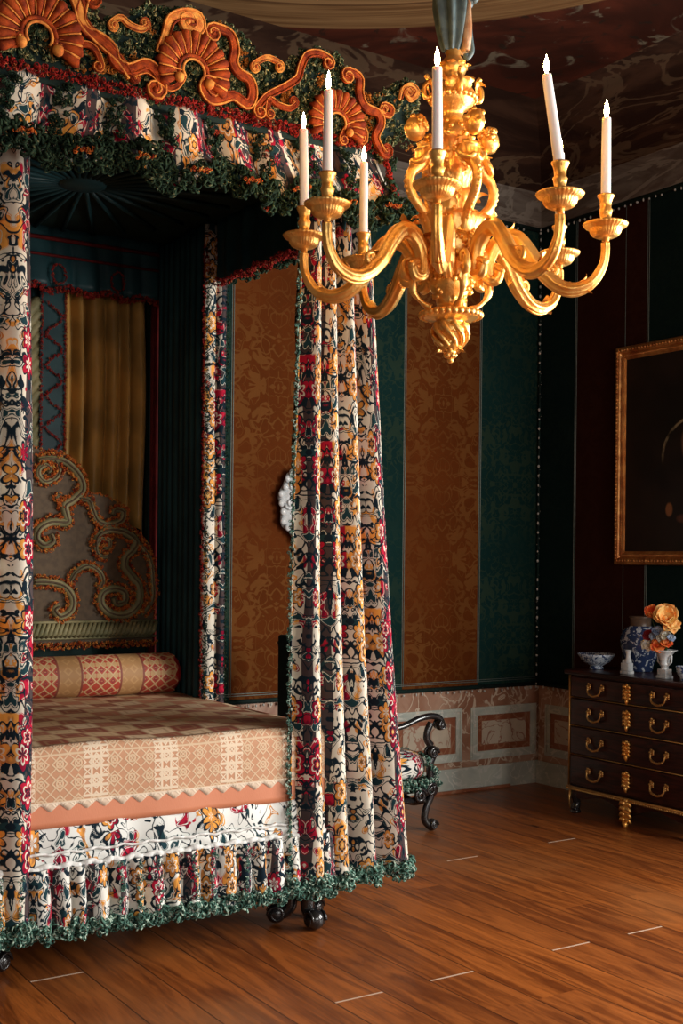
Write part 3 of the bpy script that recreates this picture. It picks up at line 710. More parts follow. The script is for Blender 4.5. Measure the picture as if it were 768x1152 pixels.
def volute(sp, Rv, turns=1.3):
    """add a spiral to the end of a 2-D path, curling the way the path already bends"""
    p, q, r_ = Vector(sp[-7]), Vector(sp[-4]), Vector(sp[-1]); t_ = (r_-q).normalized(); u_ = q-p
    s_ = 1 if u_.x*t_.y-u_.y*t_.x >= 0 else -1
    n_ = Vector((-t_.y, t_.x))*s_; c = r_+n_*Rv; a0 = math.atan2(-n_.y, -n_.x)
    return sp+[(c.x+Rv*(1-0.78*k/22)*math.cos(a0+s_*2*PI*turns*k/22), c.y+Rv*(1-0.78*k/22)*math.sin(a0+s_*2*PI*turns*k/22)) for k in range(1, 23)]
def side_of(sp, off):
    n = len(sp); e = []
    for k in range(n):
        a = Vector(sp[min(k+1, n-1)])-Vector(sp[max(k-1, 0)])
        a = Vector((-a.y, a.x)).normalized() if a.length > 1e-9 else Vector((1, 0)); e.append((sp[k][0]+a.x*off, sp[k][1]+a.y*off))
    return e
def crest_scrolls(lst, fx=lambda x: x):
    for i, pts in enumerate(lst):
        hi = i in (0, 7, 11, 14)
        W = {0: 0.024, 1: 0.021, 3: 0.023, 8: 0.016, 10: 0.019}.get(i, 0.012)
        sp = smoothpath([(fx(a), b) for a, b in pts], 7)
        core = len(sp)
        sp = volute(sp, W*1.25)
        if i not in (0, 4, 5, 11): sp = volute(sp[::-1], W*1.25)[::-1]
        n = len(sp)
        def wd(k): return W*(0.45+0.6*math.sin(PI*(k+0.5)/n)**0.6)
        mb = MB(); mb.tube([(a, 4.366-0.004*math.sin(3*k/n), b) for k, (a, b) in enumerate(sp)], [wd(k) for k in range(n)], 10, flat=0.55, ref=(0, 1, 0))
        mb.ball((sp[-1][0], 4.355, sp[-1][1]), W*0.5, 8, 6)
        o = mb.build('crest_scroll', 'gold_velvet' if hi else 'rust_velvet', crest)
        for sg in (-1, 1):
            e = [(Vector(sp[k]) + (Vector(side_of(sp, 1.0)[k])-Vector(sp[k]))*sg*wd(k)*0.8) for k in range(0, n, 2)]
            mb = MB(); mb.tube([(p.x, 4.352, p.y) for p in e], W*0.20, 5); mb.build('piping', 'gold_velvet' if sg > 0 else 'rust_velvet', o)
            fringe(f, [(x, 4.378, z) for x, z in side_of(sp, sg*W*1.35)][::2], 0.011, 0.019, 0.7, small=True)
crest_scrolls(CREST)
crest_scrolls([CREST[8], CREST[10]], lambda x: 2*C0-x)
fringe(f, [(a, 4.395, q+0.004) for a, q in outl], 0.021, 0.024, 0.5)
for _ in range(2000):      # greenery filling the ground between the scrolls
    a = R.uniform(1.0, 3.2); q = R.uniform(3.47, 3.76)
    k = min(range(len(outl)), key=lambda i: abs(outl[i][0]-a)+ (0 if outl[i][1] > 3.5 else 9))
    if q < outl[k][1]-0.01: tuft(f, (a, 4.382, q), R.uniform(0.009, 0.018), True)
f.build('fringe', 'crest_tufts', crest)
# side cresting, simpler repeats of the same scrolls
for xs_ in (3.03, 0.95):
    pr2 = smoothpath([(4.45, 3.47), (4.46, 3.68), (4.7, 3.66), (4.95, 3.76), (5.2, 3.68), (5.5, 3.80), (5.8, 3.68), (6.05, 3.76), (6.3, 3.66), (6.55, 3.70), (6.62, 3.47)], 5)
    mb = MB(); mb.prism(pr2, lambda a, q, d_: (d_, a, q), xs_-0.015, xs_+0.015); o = mb.build('side_cresting', 'dark_green_cloth', bed, smooth=False)
    for yc in (4.95, 5.5, 6.05):
        for sg in (-1, 1):
            mb = MB()
            sp = smoothpath([(yc, 3.50), (yc+sg*0.12, 3.52), (yc+sg*0.17, 3.60), (yc+sg*0.10, 3.66), (yc+sg*0.05, 3.61), (yc+sg*0.09, 3.58)], 5)
            mb.tube([(xs_, a, b) for a, b in sp], 0.036, 9); mb.build('crest_scroll', 'rust_velvet', o)
    f = MB(); fringe(f, [(xs_, a, q) for a, q in pr2], 0.020, 0.034, 0.5); f.build('fringe', 'crest_tufts', o)

# ---- headboard
HB = [[(2.145, 2.155), (2.215, 2.166), (2.299, 2.15), (2.371, 2.085), (2.394, 2.01), (2.344, 1.953), (2.295, 1.917), (2.305, 1.863), (2.306, 1.829), (2.218, 1.827), (2.156, 1.791), (2.143, 1.737), (2.184, 1.704), (2.23, 1.725), (2.219, 1.759)], [(2.236, 2.16), (2.264, 2.114), (2.244, 2.065), (2.188, 2.042), (2.153, 2.068), (2.153, 2.108), (2.187, 2.13), (2.215, 2.111), (2.199, 2.09)], [(2.295, 1.924), (2.266, 1.944), (2.252, 1.963), (2.273, 1.974)], [(2.373, 1.961), (2.431, 1.949), (2.453, 1.895), (2.483, 1.84), (2.549, 1.821), (2.616, 1.843), (2.63, 1.893), (2.585, 1.905), (2.571, 1.877)], [(2.521, 1.691), (2.553, 1.702), (2.55, 1.737), (2.506, 1.743), (2.474, 1.701), (2.492, 1.653), (2.543, 1.646)], [(2.47, 1.701), (2.484, 1.757), (2.549, 1.793), (2.639, 1.781), (2.707, 1.733), (2.685, 1.683), (2.648, 1.647), (2.641, 1.591), (2.687, 1.535), (2.725, 1.485), (2.726, 1.393), (2.659, 1.331), (2.569, 1.332), (2.509, 1.382), (2.512, 1.444), (2.575, 1.472), (2.639, 1.451), (2.643, 1.401), (2.598, 1.388), (2.583, 1.42)], [(2.722, 1.733), (2.792, 1.634), (2.809, 1.521), (2.81, 1.407), (2.75, 1.322)], [(2.131, 1.508), (2.207, 1.508), (2.292, 1.487), (2.342, 1.425), (2.336, 1.357), (2.28, 1.323), (2.244, 1.358), (2.272, 1.378)], [(2.32, 1.494), (2.362, 1.562), (2.427, 1.597), (2.493, 1.563), (2.516, 1.507), (2.487, 1.465)]]
HBO = [(2.124, 2.223), (2.193, 2.213), (2.292, 2.198), (2.393, 2.121), (2.435, 1.998), (2.511, 1.987), (2.638, 1.922), (2.654, 1.838), (2.731, 1.783), (2.808, 1.677), (2.83, 1.52), (2.828, 1.32), (2.822, 1.163)]
hr = smoothpath(HBO, 3); hl = [(2*BX-x, z) for x, z in hr][::-1]
top = [(BX, 2.235)]
loop = (hl+top+hr)[::-1]
mb = MB(); mb.prism(loop, lambda a, q, d_: (a, d_, q), 6.30, 6.36)
hb = mb.build('headboard', 'taupe_silk', bed, smooth=False, bevel=0.008)
f = MB()
def hb_scroll(sp, W, mat='olive_silk'):
    n = len(sp); mb = MB()
    mb.tube([(a, 6.292, b) for a, b in sp], [W*(0.7+0.4*math.sin(PI*(k+0.5)/n)) for k in range(n)], 9, flat=0.9)
    o = mb.build('scroll_moulding', mat, hb)
    mb = MB(); mb.tube([(a, 6.292-W*0.95, b) for a, b in sp], W*0.22, 5); mb.build('piping', 'taupe_silk', o)
    for sg in (-1, 1):
        e = []
        for k in range(n):
            a = Vector(sp[min(k+1, n-1)])-Vector(sp[max(k-1, 0)]); a = Vector((-a.y, a.x)).normalized()*sg*W*1.15
            e.append((sp[k][0]+a.x, 6.280, sp[k][1]+a.y))
        fringe(f, e, 0.0125, 0.0125, 0.5, small=True)
WID = [0.026, 0.018, 0.012, 0.021, 0.017, 0.027, 0.017, 0.025, 0.019]
for fx in (lambda x: x, lambda x: 2*BX-x):
    for pts, W in zip(HB, WID): hb_scroll(smoothpath([(fx(a), b) for a, b in pts], 6), W)
fringe(f, [(a, 6.30, q) for a, q in loop if q > 1.2], 0.010, 0.013, 0.5, small=True)
fringe(f, [(1.34, 6.28, 1.175), (2.83, 6.28, 1.175)], 0.013, 0.016, 0.4, rows=2, small=True)
f.build('fringe', 'orange_tufts', hb)
mb = MB()
for k in range(58):
    x = 1.34+1.47*k/57; mb.tube([(x-0.02, 6.285, 1.21), (x, 6.270, 1.235), (x+0.025, 6.285, 1.285)], [0.010, 0.015, 0.010], 7)
mb.tube([(1.33, 6.285, 1.205), (2.83, 6.285, 1.205)], 0.008, 6); mb.tube([(1.33, 6.285, 1.292), (2.83, 6.285, 1.292)], 0.008, 6)
mb.build('gadrooned_border', 'olive_silk', hb)
mb = MB(); mb.box((1.36, 6.36, 0.60), (2.80, 6.40, 1.30)); mb.build('headboard_frame', 'dark_green_cloth', bed, smooth=False)

# ---- cloth behind the headboard
mb, e, fn = pleat((1.30, 6.56), (2.92, 6.56), 0.6, 3.42, 26, 0.022, 0.02, seed=21, nv=20)
hc = mb.build('head_cloth', 'teal_silk', bed, solid=0.003)
mb, e, fn = pleat((2.33, 6.50), (2.84, 6.50), 1.98, 3.12, 6, 0.065, 0.055, seed=27, nv=20, bot=lambda u: -0.20*u, irr=0.7)
mb.build('gold_drape', 'gold_silk', bed, solid=0.003)
mb = MB()
for k in range(13):        # gathered swag falling to the left behind the braid
    h_ = 0.062*k; sp = smoothpath([(2.21, 6.48, 3.04-h_), (2.10, 6.46, 2.90-h_), (1.99, 6.46, 2.68-h_), (1.89, 6.48, 2.42-h_*0.8), (1.82, 6.50, 2.2-h_*0.5)], 5)
    mb.tube(sp, [0.034+0.006*math.sin(i+k) for i in range(len(sp))], 8)
mb.build('gathered_drape', 'olive_silk', bed)
mb, e, fn = pleat((1.35, 6.50), (1.80, 6.50), 1.80, 3.12, 5, 0.030, 0.022, seed=23, nv=16, bot=lambda u: -0.20*(1-u)); mb.build('gold_drape', 'gold_silk', bed, solid=0.003)
mb = MB(); mb.box((2.205, 6.445, 2.15), (2.35, 6.46, 3.12)); band = mb.build('braided_pilaster', 'teal_silk', bed, smooth=False)
f = MB()
fringe(f, [(2.212, 6.435, 2.18), (2.212, 6.435, 3.12)], 0.009, 0.012, small=True); fringe(f, [(2.345, 6.435, 2.18), (2.345, 6.435, 3.12)], 0.009, 0.012, small=True)
zz = smoothpath([(2.28+0.045*(1 if k % 2 else -1), 6.43, 2.18+0.085*k) for k in range(11)], 5); fringe(f, zz, 0.010, 0.012, small=True)
f.build('fringe', 'red_tufts', band)
mb, e, fn = pleat((2.845, 6.42), (2.90, 6.42), 0.9, 3.12, 2, 0.012, 0.01, seed=24, nv=10); mb.build('red_drape', 'maroon_cloth', bed, solid=0.003)

# ================================================================== BED CURTAINS (hang from the roof rail)
def curtain(label, p0, p1, q0, q1, z0, z1, nf, a0, a1, seed, mat='floral_velvet', full=1.6, uvo=0.0, left_edge=True, hem=3, irr=0.35, group='flowered bed curtains'):
    mb, edge, fn = pleat(p0, p1, z0, z1, nf, a0, a1, q0, q1, seed=seed, nv=60, full=full, uvo=uvo, irr=irr, nu=nf*16, curl=0.9)
    c = Vector(((p0[0]+p1[0])/2, (p0[1]+p1[1])/2, z1))
    o = mb.build('bed_curtain', mat, None, solid=0.005, origin=None)
    tag(o, label, 'curtain', group)
    f = MB(); fringe(f, [Vector(p)+Vector((0, -0.006, 0.0)) for p in edge], 0.026, 0.026, 0.5, rows=hem, drop=(0, -0.10, 0.55))
    if left_edge is not None:
        u = 0.0 if left_edge else 1.0
        fringe(f, [Vector(fn(u, v/80))+Vector((-0.012 if left_edge else 0.012, -0.004, 0)) for v in range(81)], 0.0125, 0.018, 0.5, small=True)
    f.build('fringe', 'green_tufts', o)
    return o
curtain('flowered velvet curtain in deep folds at the right foot corner of the bed', (2.675, 4.535), (3.345, 4.60), (2.71, 4.55), (3.05, 4.58), 0.205, 3.42, 4, 0.075, 0.050, 31, uvo=0.02, full=2.0)
curtain('flowered velvet curtain at the left edge of the photo, beside the bedspread', (0.95, 4.50), (1.545, 4.54), (1.0, 4.52), (1.52, 4.56), 0.205, 3.42, 5, 0.060, 0.045, 34, uvo=0.55, left_edge=None)
# rear curtain: plain teal lining inside, flowered leading edge
mb, e, fn = pleat((2.885, 6.38), (2.865, 5.80), 0.62, 3.40, 8, 0.022, 0.018, seed=41, nv=30)
rc = mb.build('bed_curtain', 'teal_silk', None, solid=0.004)
tag(rc, 'dark teal bed curtain right of the headboard, with a narrow flowered edge', 'curtain')
mb, e, fn = pleat((2.855, 5.765), (2.985, 5.755), 0.62, 3.40, 2, 0.014, 0.012, seed=42, nv=40, full=1.3)
fl = mb.build('flowered_edge', 'floral_velvet', rc, solid=0.004)
f = MB(); fringe(f, [(2.85, 5.755, 0.9+2.4*k/60) for k in range(61)], 0.010, 0.015, small=True); f.build('fringe', 'red_tufts', fl)
f = MB(); fringe(f, [(2.865, 5.738, 0.9+2.4*k/60) for k in range(61)], 0.012, 0.018, small=True); fringe(f, [(2.985, 5.74, 0.9+2.4*k/60) for k in range(61)], 0.010, 0.02, small=True); f.build('fringe', 'dark_tufts', fl)

# ================================================================== BEDSPREAD
def spread_mat():
    t = NT('patchwork_spread', 0.55); uv = t.uv(); s = t.sep(uv)
    jit = t.noise(uv, 3.0, 1)
    a = t.math('DIVIDE', t.math('ADD', s[0], t.math('MULTIPLY', jit, 0.06)), 0.125); b = t.math('DIVIDE', t.math('ADD', s[1], t.math('MULTIPLY', jit, 0.05)), 0.115)
    ia, ib = t.math('FLOOR', a), t.math('FLOOR', b); fa, fb = t.math('PINGPONG', a, 0.5), t.math('PINGPONG', b, 0.5)
    par = t.math('MODULO', t.math('ADD', ia, ib), 2.0); rnd = t.wn(t.comb(ia, ib, 0))
    d_ = t.math('MINIMUM', fa, fb)
    c = t.mix(t.step(rnd, 0.3, 0.7), (0.26, 0.065, 0.038), (0.50, 0.19, 0.11))
    beige = t.mix(t.step(t.wn(t.comb(ib, ia, 3)), 0.4, 0.6), (0.60, 0.43, 0.24), (0.74, 0.56, 0.36))
    c = t.mix(t.math('MULTIPLY', t.math('ABSOLUTE', par), 0.9), c, beige)
    c = t.mix(t.math('MULTIPLY', t.line(d_, 0.24, 0.05), 0.6), c, (0.42, 0.25, 0.13))
    c = t.mix(t.math('MULTIPLY', t.math('SUBTRACT', 1, t.step(d_, 0.03, 0.09)), 0.6), c, (0.44, 0.28, 0.15))
    front = t.math('SUBTRACT', 1, t.step(s[1], 0.335, 0.345))
    peach = t.mix(t.noise(uv, 6, 2), (0.54, 0.185, 0.09), (0.60, 0.235, 0.125))
    c = t.mix(front, c, peach)
    w_ = t.noise(t.comb(t.math('MULTIPLY', s[0], 400), t.math('MULTIPLY', s[1], 60), 0), 1, 1)
    t.bump(t.math('ADD', w_, t.math('MULTIPLY', d_, 2)), 0.15, 0.003)
    M['patchwork_spread'] = t.color(c)
    t = NT('lace', 0.8); uv = t.uv(); s = t.sep(uv)
    P = 0.0375
    px, py = t.math('PINGPONG', s[0], P), t.math('PINGPONG', s[1], P)
    dia = t.math('ADD', px, py); r2 = t.math('SQRT', t.math('ADD', t.math('MULTIPLY', px, px), t.math('MULTIPLY', py, py)))
    big = t.math('PINGPONG', s[0], 0.15); blk = t.math('MULTIPLY', t.math('SUBTRACT', 1, t.step(big, 0.050, 0.054)), t.step(s[1], 0.085, 0.09))
    m = t.math('MAXIMUM', t.line(dia, 0.030, 0.0045), t.line(r2, 0.013, 0.0035))
    m = t.math('MAXIMUM', m, t.line(t.math('ABSOLUTE', t.math('SUBTRACT', px, py)), 0.0, 0.0035))
    m = t.math('MAXIMUM', m, t.math('SUBTRACT', 1, t.step(r2, 0.003, 0.006)))
    m = t.math('MAXIMUM', m, t.math('MULTIPLY', blk, t.math('MAXIMUM', t.line(px, 0.02, 0.005), t.line(py, 0.018, 0.006))))
    m = t.math('MAXIMUM', m, t.line(s[1], 0.078, 0.004)); m = t.math('MAXIMUM', m, t.line(s[1], 0.262, 0.004))
    mid = t.mix(t.noise(uv, 9, 2), (0.52, 0.26, 0.15), (0.44, 0.24, 0.13))
    low = t.math('SUBTRACT', 1, t.step(s[1], 0.078, 0.082))
    lace = t.mix(low, (0.58, 0.42, 0.27), (0.72, 0.60, 0.46))
    lace = t.mix(blk, lace, (0.68, 0.55, 0.40))
    t.bump(m, 0.4, 0.003)
    mid = t.mix(t.math('MULTIPLY', low, 0.75), mid, lace)
    M['lace'] = t.color(t.mix(m, mid, lace))
    t = NT('bolster_weave', 0.65); uv = t.uv(); s = t.sep(uv)
    bnd = t.math('PINGPONG', s[0], 0.17)         # 0 centre of figured band
    P = 0.03; px, py = t.math('PINGPONG', s[0], P), t.math('PINGPONG', s[1], P); dia = t.math('ADD', px, py)
    fig = t.mix(t.step(t.noise(t.comb(px, py, t.math('FLOOR', t.math('DIVIDE', s[1], 0.12))), 30, 1), 0.45, 0.55), (0.42, 0.05, 0.025), (0.50, 0.30, 0.13))
    fig = t.mix(t.line(dia, 0.028, 0.005), fig, (0.55, 0.38, 0.19))
    fig = t.mix(t.line(dia, 0.010, 0.004), fig, (0.26, 0.03, 0.03))
    gold = t.mix(t.line(dia, 0.02, 0.006), (0.38, 0.20, 0.075), (0.45, 0.25, 0.10))
    isg = t.step(bnd, 0.105, 0.11)
    c = t.mix(isg, fig, gold); c = t.mix(t.line(bnd, 0.107, 0.006), c, (0.22, 0.05, 0.03))
    M['bolster_weave'] = t.color(c)
spread_mat()
SX0, SX1 = 1.27, 2.865
def spread_pt(u, w):      # w: distance up from the hem along the middle of the cloth
    x = SX0+(SX1-SX0)*u; rr = 0.05; zt = 0.905; yf = 4.548; h0 = 0.595; hs = zt-rr-h0
    if w < hs: y, z = yf, h0+w
    elif w < hs+rr*PI/2: a = (w-hs)/rr; y, z = yf+rr*(1-math.cos(a)), zt-rr+rr*math.sin(a)
    else: y, z = yf+rr+(w-hs-rr*PI/2), zt
    if w >= hs: z += 0.012*math.sin(min(1, (y-4.55)/0.5)*PI/2)*math.sin(u*PI)+0.006*math.sin(x*9+y*5)*math.sin(y*7)
    else: y += 0.004*math.sin(x*14)*(1-w/hs)
    return (x, y, z)
WT = 2.10
mb = MB(); mb.grid(lambda u, v: spread_pt(u, WT*v), 60, 90, uv=lambda u, v: (SX0+(SX1-SX0)*u, WT*v))
for sx, sg in ((SX0, -1), (SX1, 1)):
    mb.grid(lambda u, v: (sx+sg*(0.03*math.sin(min(v, 0.15)/0.15*PI/2)+0.004*math.sin(u*60)*v), 4.555+(6.45-4.555)*u, 0.905-0.02*(0 if v else 0)-(0.30*v)), 60, 8, uv=lambda u, v: (u*1.9, 0.30*(1-v)))
sp = mb.build('bedspread', 'patchwork_spread', None, solid=0.004)
tag(sp, 'peach silk bedspread with patchwork top and cream lace border, on the bed', 'bedspread')
def lace_fn(u, v):
    x = SX0+(SX1-SX0)*u; tri = abs(((x/0.075) % 1)*2-1); w0 = 0.062+0.030*tri
    p = spread_pt(u, w0+(0.335-w0)*v); return (p[0], p[1]-0.003, p[2]+(0.005 if v > 0.8 else 0.0))
mb = MB(); nux = int((SX1-SX0)/0.0375*4)
mb.grid(lace_fn, nux, 14, uv=lambda u, v: (SX0+(SX1-SX0)*u, (lambda w0: w0+(0.335-w0)*v-0.02)(0.062+0.030*abs((((SX0+(SX1-SX0)*u)/0.075) % 1)*2-1))))
mb.build('lace_border', 'lace', sp, solid=0.0015)
# bolster
bl = MB(); by, bz, br = 6.05, 1.022, 0.108
bl.mat('bolster_weave')
zig = lambda u: 0.022*abs(((u*9) % 1)*2-1)
bl.grid(lambda u, v: (1.36+(2.795-1.36)*v+(zig(u) if v > 0.97 else 0), by+br*math.cos(2*PI*u)*(1+0.006*math.sin(v*50)), bz+br*math.sin(2*PI*u)), 108, 60, uv=lambda u, v: (1.435*v, 2*PI*br*u))
o = bl.build('bolster', None, None)
tag(o, 'long red and gold woven bolster with a red end, at the head of the bed', 'pillow')
mb = MB()
for x0, sg in ((1.36, -1), (2.78, 1)):
    mb.grid(lambda u, v: (x0+sg*(0.075*math.sin(v*PI/2)), by+br*0.985*math.cos(v*PI/2)**0.6*math.cos(2*PI*u), bz+br*0.985*(max(math.cos(v*PI/2), 0))**0.6*math.sin(2*PI*u)), 32, 10)
mb.build('pillow_end', 'red_cloth', o)

# ================================================================== ARMCHAIR behind the right curtain
ch = thing('armchair', 'black carved scroll-arm chair with flowered seat, half hidden behind the right bed curtain', 'chair', (4.15, 6.2, 0))
CY0, CY1, CXF, CXB = 5.90, 6.46, 4.485, 3.88
def s_post(y, near=True):
    mb = MB()
    sp = smoothpath([(4.47, 0.035), (4.435, 0.075), (4.445, 0.14), (4.475, 0.20), (4.485, 0.245)], 6)
    mb.tube([(a, y, b) for a, b in sp], [0.026-0.004*math.sin(PI*i/len(sp)) for i in range(len(sp))], 10)
    mb.ball((4.487, y, 0.038), 0.038, 12, 8)
    for sg in (-1, 1): mb.tube([(4.487+a, y+sg*0.032, 0.038+b) for a, b in spiral_end((0, 0), 0.030, 0.006, 0, 1.5, 16)], 0.007, 5)
    mb.ball((4.492, y, 0.255), (0.036, 0.032, 0.05), 12, 8)
    for sg in (-1, 1): mb.tube([(4.465+a, y+sg*0.028, 0.255+b) for a, b in spiral_end((0, 0), 0.042, 0.008, 0, 1.6, 18)], 0.009, 6)
    return mb.build('leg', 'black_wood', ch)
for y in (CY0, CY1): s_post(y)
for y in (CY0, CY1):
    mb = MB()
    sp = smoothpath([(4.475, 0.30), (4.47, 0.40), (4.49, 0.45)], 5); mb.tube([(a, y, b) for a, b in sp], 0.024, 10)
    mb.ball((4.492, y, 0.475), (0.036, 0.032, 0.042), 12, 8)
    for sg in (-1, 1): mb.tube([(4.482+a, y+sg*0.028, 0.475+b) for a, b in spiral_end((0, 0), 0.036, 0.008, 0, 1.6, 18)], 0.009, 6)
    sp = smoothpath([(4.475, 0.52), (4.445, 0.56), (4.45, 0.61), (4.475, 0.655)], 5); mb.tube([(a, y, b) for a, b in sp], [0.022]*len(sp), 10)
    mb.build('arm_support', 'black_wood', ch)
    mb = MB(); sp = smoothpath([(3.90, 0.66), (4.10, 0.635), (4.25, 0.645), (4.38, 0.685), (4.47, 0.697), (4.53, 0.685), (4.555, 0.655)], 6)
    mb.tube([(a, y, b) for a, b in sp], [0.019+0.008*i/len(sp) for i in range(len(sp))], 10, flat=0.8)
    mb.ball((4.545, y, 0.640), (0.034, 0.036, 0.034), 14, 10)
    for sg in (-1, 1): mb.tube([(4.545+a, y+sg*0.030, 0.640+b) for a, b in spiral_end((0, 0), 0.030, 0.006, 1.6, 1.5, 16)], 0.006, 5)
    mb.build('arm', 'black_wood', ch)
    mb = MB(); sp = smoothpath([(3.80, 0.0), (3.86, 0.15), (3.88, 0.40), (3.82, 0.8), (3.74, 1.14)], 5); mb.tube([(a, y, b) for a, b in sp], 0.022, 8); mb.build('leg', 'black_wood', ch)
def cushion(mb, lo, hi, puffz=0.03, n=14):
    cx, cy, cz = [(lo[k]+hi[k])/2 for k in range(3)]; hx, hy, hz = [(hi[k]-lo[k])/2 for k in range(3)]
    def g(u, v):
        a = 2*PI*u; t_ = PI*(v-0.5); e = 0.35
        f_ = lambda q, p: math.copysign(abs(q)**p, q)
        return (cx+hx*f_(math.cos(t_), e)*f_(math.cos(a), e), cy+hy*f_(math.cos(t_), e)*f_(math.sin(a), e), cz+hz*f_(math.sin(t_), 0.7)+puffz*math.cos(t_)**0*max(0, math.sin(t_)))
    mb.grid(g, 48, 20, cu=False, uv=lambda u, v: (u*2.0, v*0.5))
mb = MB(); cushion(mb, (3.88, 5.90, 0.30), (4.49, 6.46, 0.46)); st = mb.build('seat', 'floral_velvet_skirt', ch)
f = MB()
fringe(f, [(3.9, 5.885, 0.275), (4.47, 5.885, 0.275), (4.50, 5.95, 0.28), (4.51, 6.42, 0.28)], 0.024, 0.028, 0.5, rows=2, drop=(0, 0, 0.8))
fringe(f, [(4.43, 5.89, 0.43), (4.475, 5.89, 0.40), (4.51, 5.885, 0.36), (4.50, 5.885, 0.29)], 0.026, 0.024, 0.6, rows=1)
fringe(f, [(4.50, 5.92, 0.44), (4.51, 6.42, 0.44)], 0.02, 0.03); f.build('fringe', 'green_tufts', st)
mb = MB(); mb.box((3.88, 5.905, 0.235), (4.47, 6.455, 0.30)); mb.build('seat_frame', 'black_wood', ch, smooth=False, bevel=0.012)
mb = MB(); sp = smoothpath([(4.44, 5.9, 0.20), (4.40, 6.0, 0.17), (4.41, 6.18, 0.21), (4.40, 6.36, 0.17), (4.44, 6.46, 0.20)], 6); mb.tube(sp, 0.025, 8)
for a, b_ in (((4.40, 5.90, 0.20), (3.88, 5.92, 0.18)), ((4.40, 6.46, 0.20), (3.88, 6.44, 0.18))): mb.tube([a, b_], 0.018, 8)
for sg in (0, 1): mb.tube([(4.385+p[0], (5.875, 6.485)[sg], 0.225+p[1]) for p in spiral_end((0, 0), 0.045, 0.01, 0, 1.7, 20)], 0.012, 6)
mb.build('stretcher', 'black_wood', ch)
mb = MB(); cushion(mb, (3.75, 5.91, 0.52), (3.86, 6.45, 1.16), 0.0); bk = mb.build('backrest', 'floral_velvet_skirt', ch)
mb = MB(); mb.box((3.715, 5.905, 0.50), (3.765, 6.455, 1.18)); mb.build('back_cloth', 'dark_green_cloth', bk, smooth=False, bevel=0.015)

# ================================================================== CHEST OF DRAWERS
DX, DY0, DY1, DXB = 5.60, 4.83, 5.90, 6.10
dr = thing('chest_of_drawers', 'dark veneered chest of four long drawers with gilt brass mounts, against the right wall', 'chest of drawers', (5.85, 5.365, 0))
mb = MB(); mb.box((DX+0.015, DY0+0.01, 0.16), (DXB, DY1-0.01, 0.905)); mb.build('carcass', 'dark_veneer', dr, smooth=False, bevel=0.004)
mb = MB(); mb.box((DX-0.02, DY0-0.02, 0.905), (DXB, DY1+0.02, 0.935)); top_ = mb.build('top', 'dark_veneer', dr, smooth=False, bevel=0.008)
zs = [0.185, 0.385, 0.573, 0.757, 0.900]
def handle(y, z, parent):
    mb = MB()
    for sg in (-1, 1):
        c_ = Vector((DX-0.016, y+sg*0.058, z+0.018)); mb.ball(c_, (0.008, 0.017, 0.021), 10, 6)
        for k in range(5): a = 2*PI*k/5; mb.ball(c_+Vector((-0.003, 0.015*math.cos(a), 0.018*math.sin(a))), (0.007, 0.0075, 0.0075), 6, 4)
        mb.tube([(DX-0.014, y+sg*0.062, z+0.02), (DX-0.032, y+sg*0.058, z+0.012)], 0.005, 6)
    sp = smoothpath([(DX-0.032, y-0.058, z+0.012), (DX-0.036, y-0.048, z-0.022), (DX-0.037, y, z-0.040), (DX-0.036, y+0.048, z-0.022), (DX-0.032, y+0.058, z+0.012)], 6)
    mb.tube(sp, [0.0045+0.0025*math.sin(PI*i/len(sp)*1) for i in range(len(sp))], 7)
    for k in range(-2, 3): mb.ball((DX-0.037, y+0.02*k, z-0.038+abs(k)*0.004), 0.0075, 6, 5)
    return mb.build('handle', 'brass', parent)
def escutcheon(y, z, parent, s=1.0):
    mb = MB(); X0 = DX-0.014
    mb.ball((X0, y, z), (0.010, 0.022*s, 0.034*s), 12, 8); mb.ball((X0-0.006, y, z+0.012*s), (0.010, 0.012*s, 0.015*s), 8, 6)
    for sg in (-1, 1):
        for k in range(4):
            zk = (0.034-0.020*k)*s; mb.tube([(X0, y, z+zk), (X0-0.007, y+sg*0.018*s, z+zk+0.006*s), (X0-0.003, y+sg*0.027*s, z+zk-0.006*s)], [0.008*s, 0.0085*s, 0.005*s], 6)
    mb.tube([(X0, y, z-0.03*s), (X0-0.003, y, z-0.05*s), (X0, y, z-0.062*s)], [0.014*s, 0.009*s, 0.004*s], 7)
    mb.ball((X0, y, z+0.044*s), (0.008, 0.010*s, 0.010*s), 8, 6)
    return mb.build('escutcheon', 'ormolu', parent)
for k in range(4):
    z0, z1 = zs[k]+0.008, zs[k+1]-0.008
    mb = MB(); mb.box((DX-0.006, DY0+0.035, z0), (DX+0.02, DY1-0.035, z1)); d_ = mb.build('drawer', 'dark_veneer', dr, smooth=False, bevel=0.003)
    for y in (5.632, 5.095): handle(y, (z0+z1)/2-0.005, d_)
    escutcheon(5.365, (z0+z1)/2+0.0, d_, 1.15)
    
mb = MB()
for z in zs[1:4]: mb.tube([(DX+0.006, DY0+0.02, z), (DX+0.006, DY1-0.02, z)], 0.0045, 6)
mb.tube([(DX+0.004, DY1-0.014, 0.18), (DX+0.004, DY1-0.014, 0.90)], 0.008, 6); mb.tube([(DX+0.004, DY0+0.014, 0.18), (DX+0.004, DY0+0.014, 0.90)], 0.008, 6)
mb.tube([(DX-0.002, DY1-0.002, 0.17), (DX-0.002, DY0, 0.17)], 0.009, 6)
for k in range(70): mb.ball((DX-0.008, DY0+0.01+(DY1-DY0-0.02)*k/69, 0.158), (0.006, 0.006, 0.008), 6, 4)
mb.build('brass_banding', 'brass', dr)
mb = MB().mat('dark_veneer')
ap = smoothpath([(DY0+0.02, 0.16), (DY0+0.10, 0.10), (DY0+0.3, 0.135), (5.27, 0.10), (5.365, 0.065), (5.46, 0.10), (DY1-0.3, 0.135), (DY1-0.10, 0.10), (DY1-0.02, 0.16)], 5)
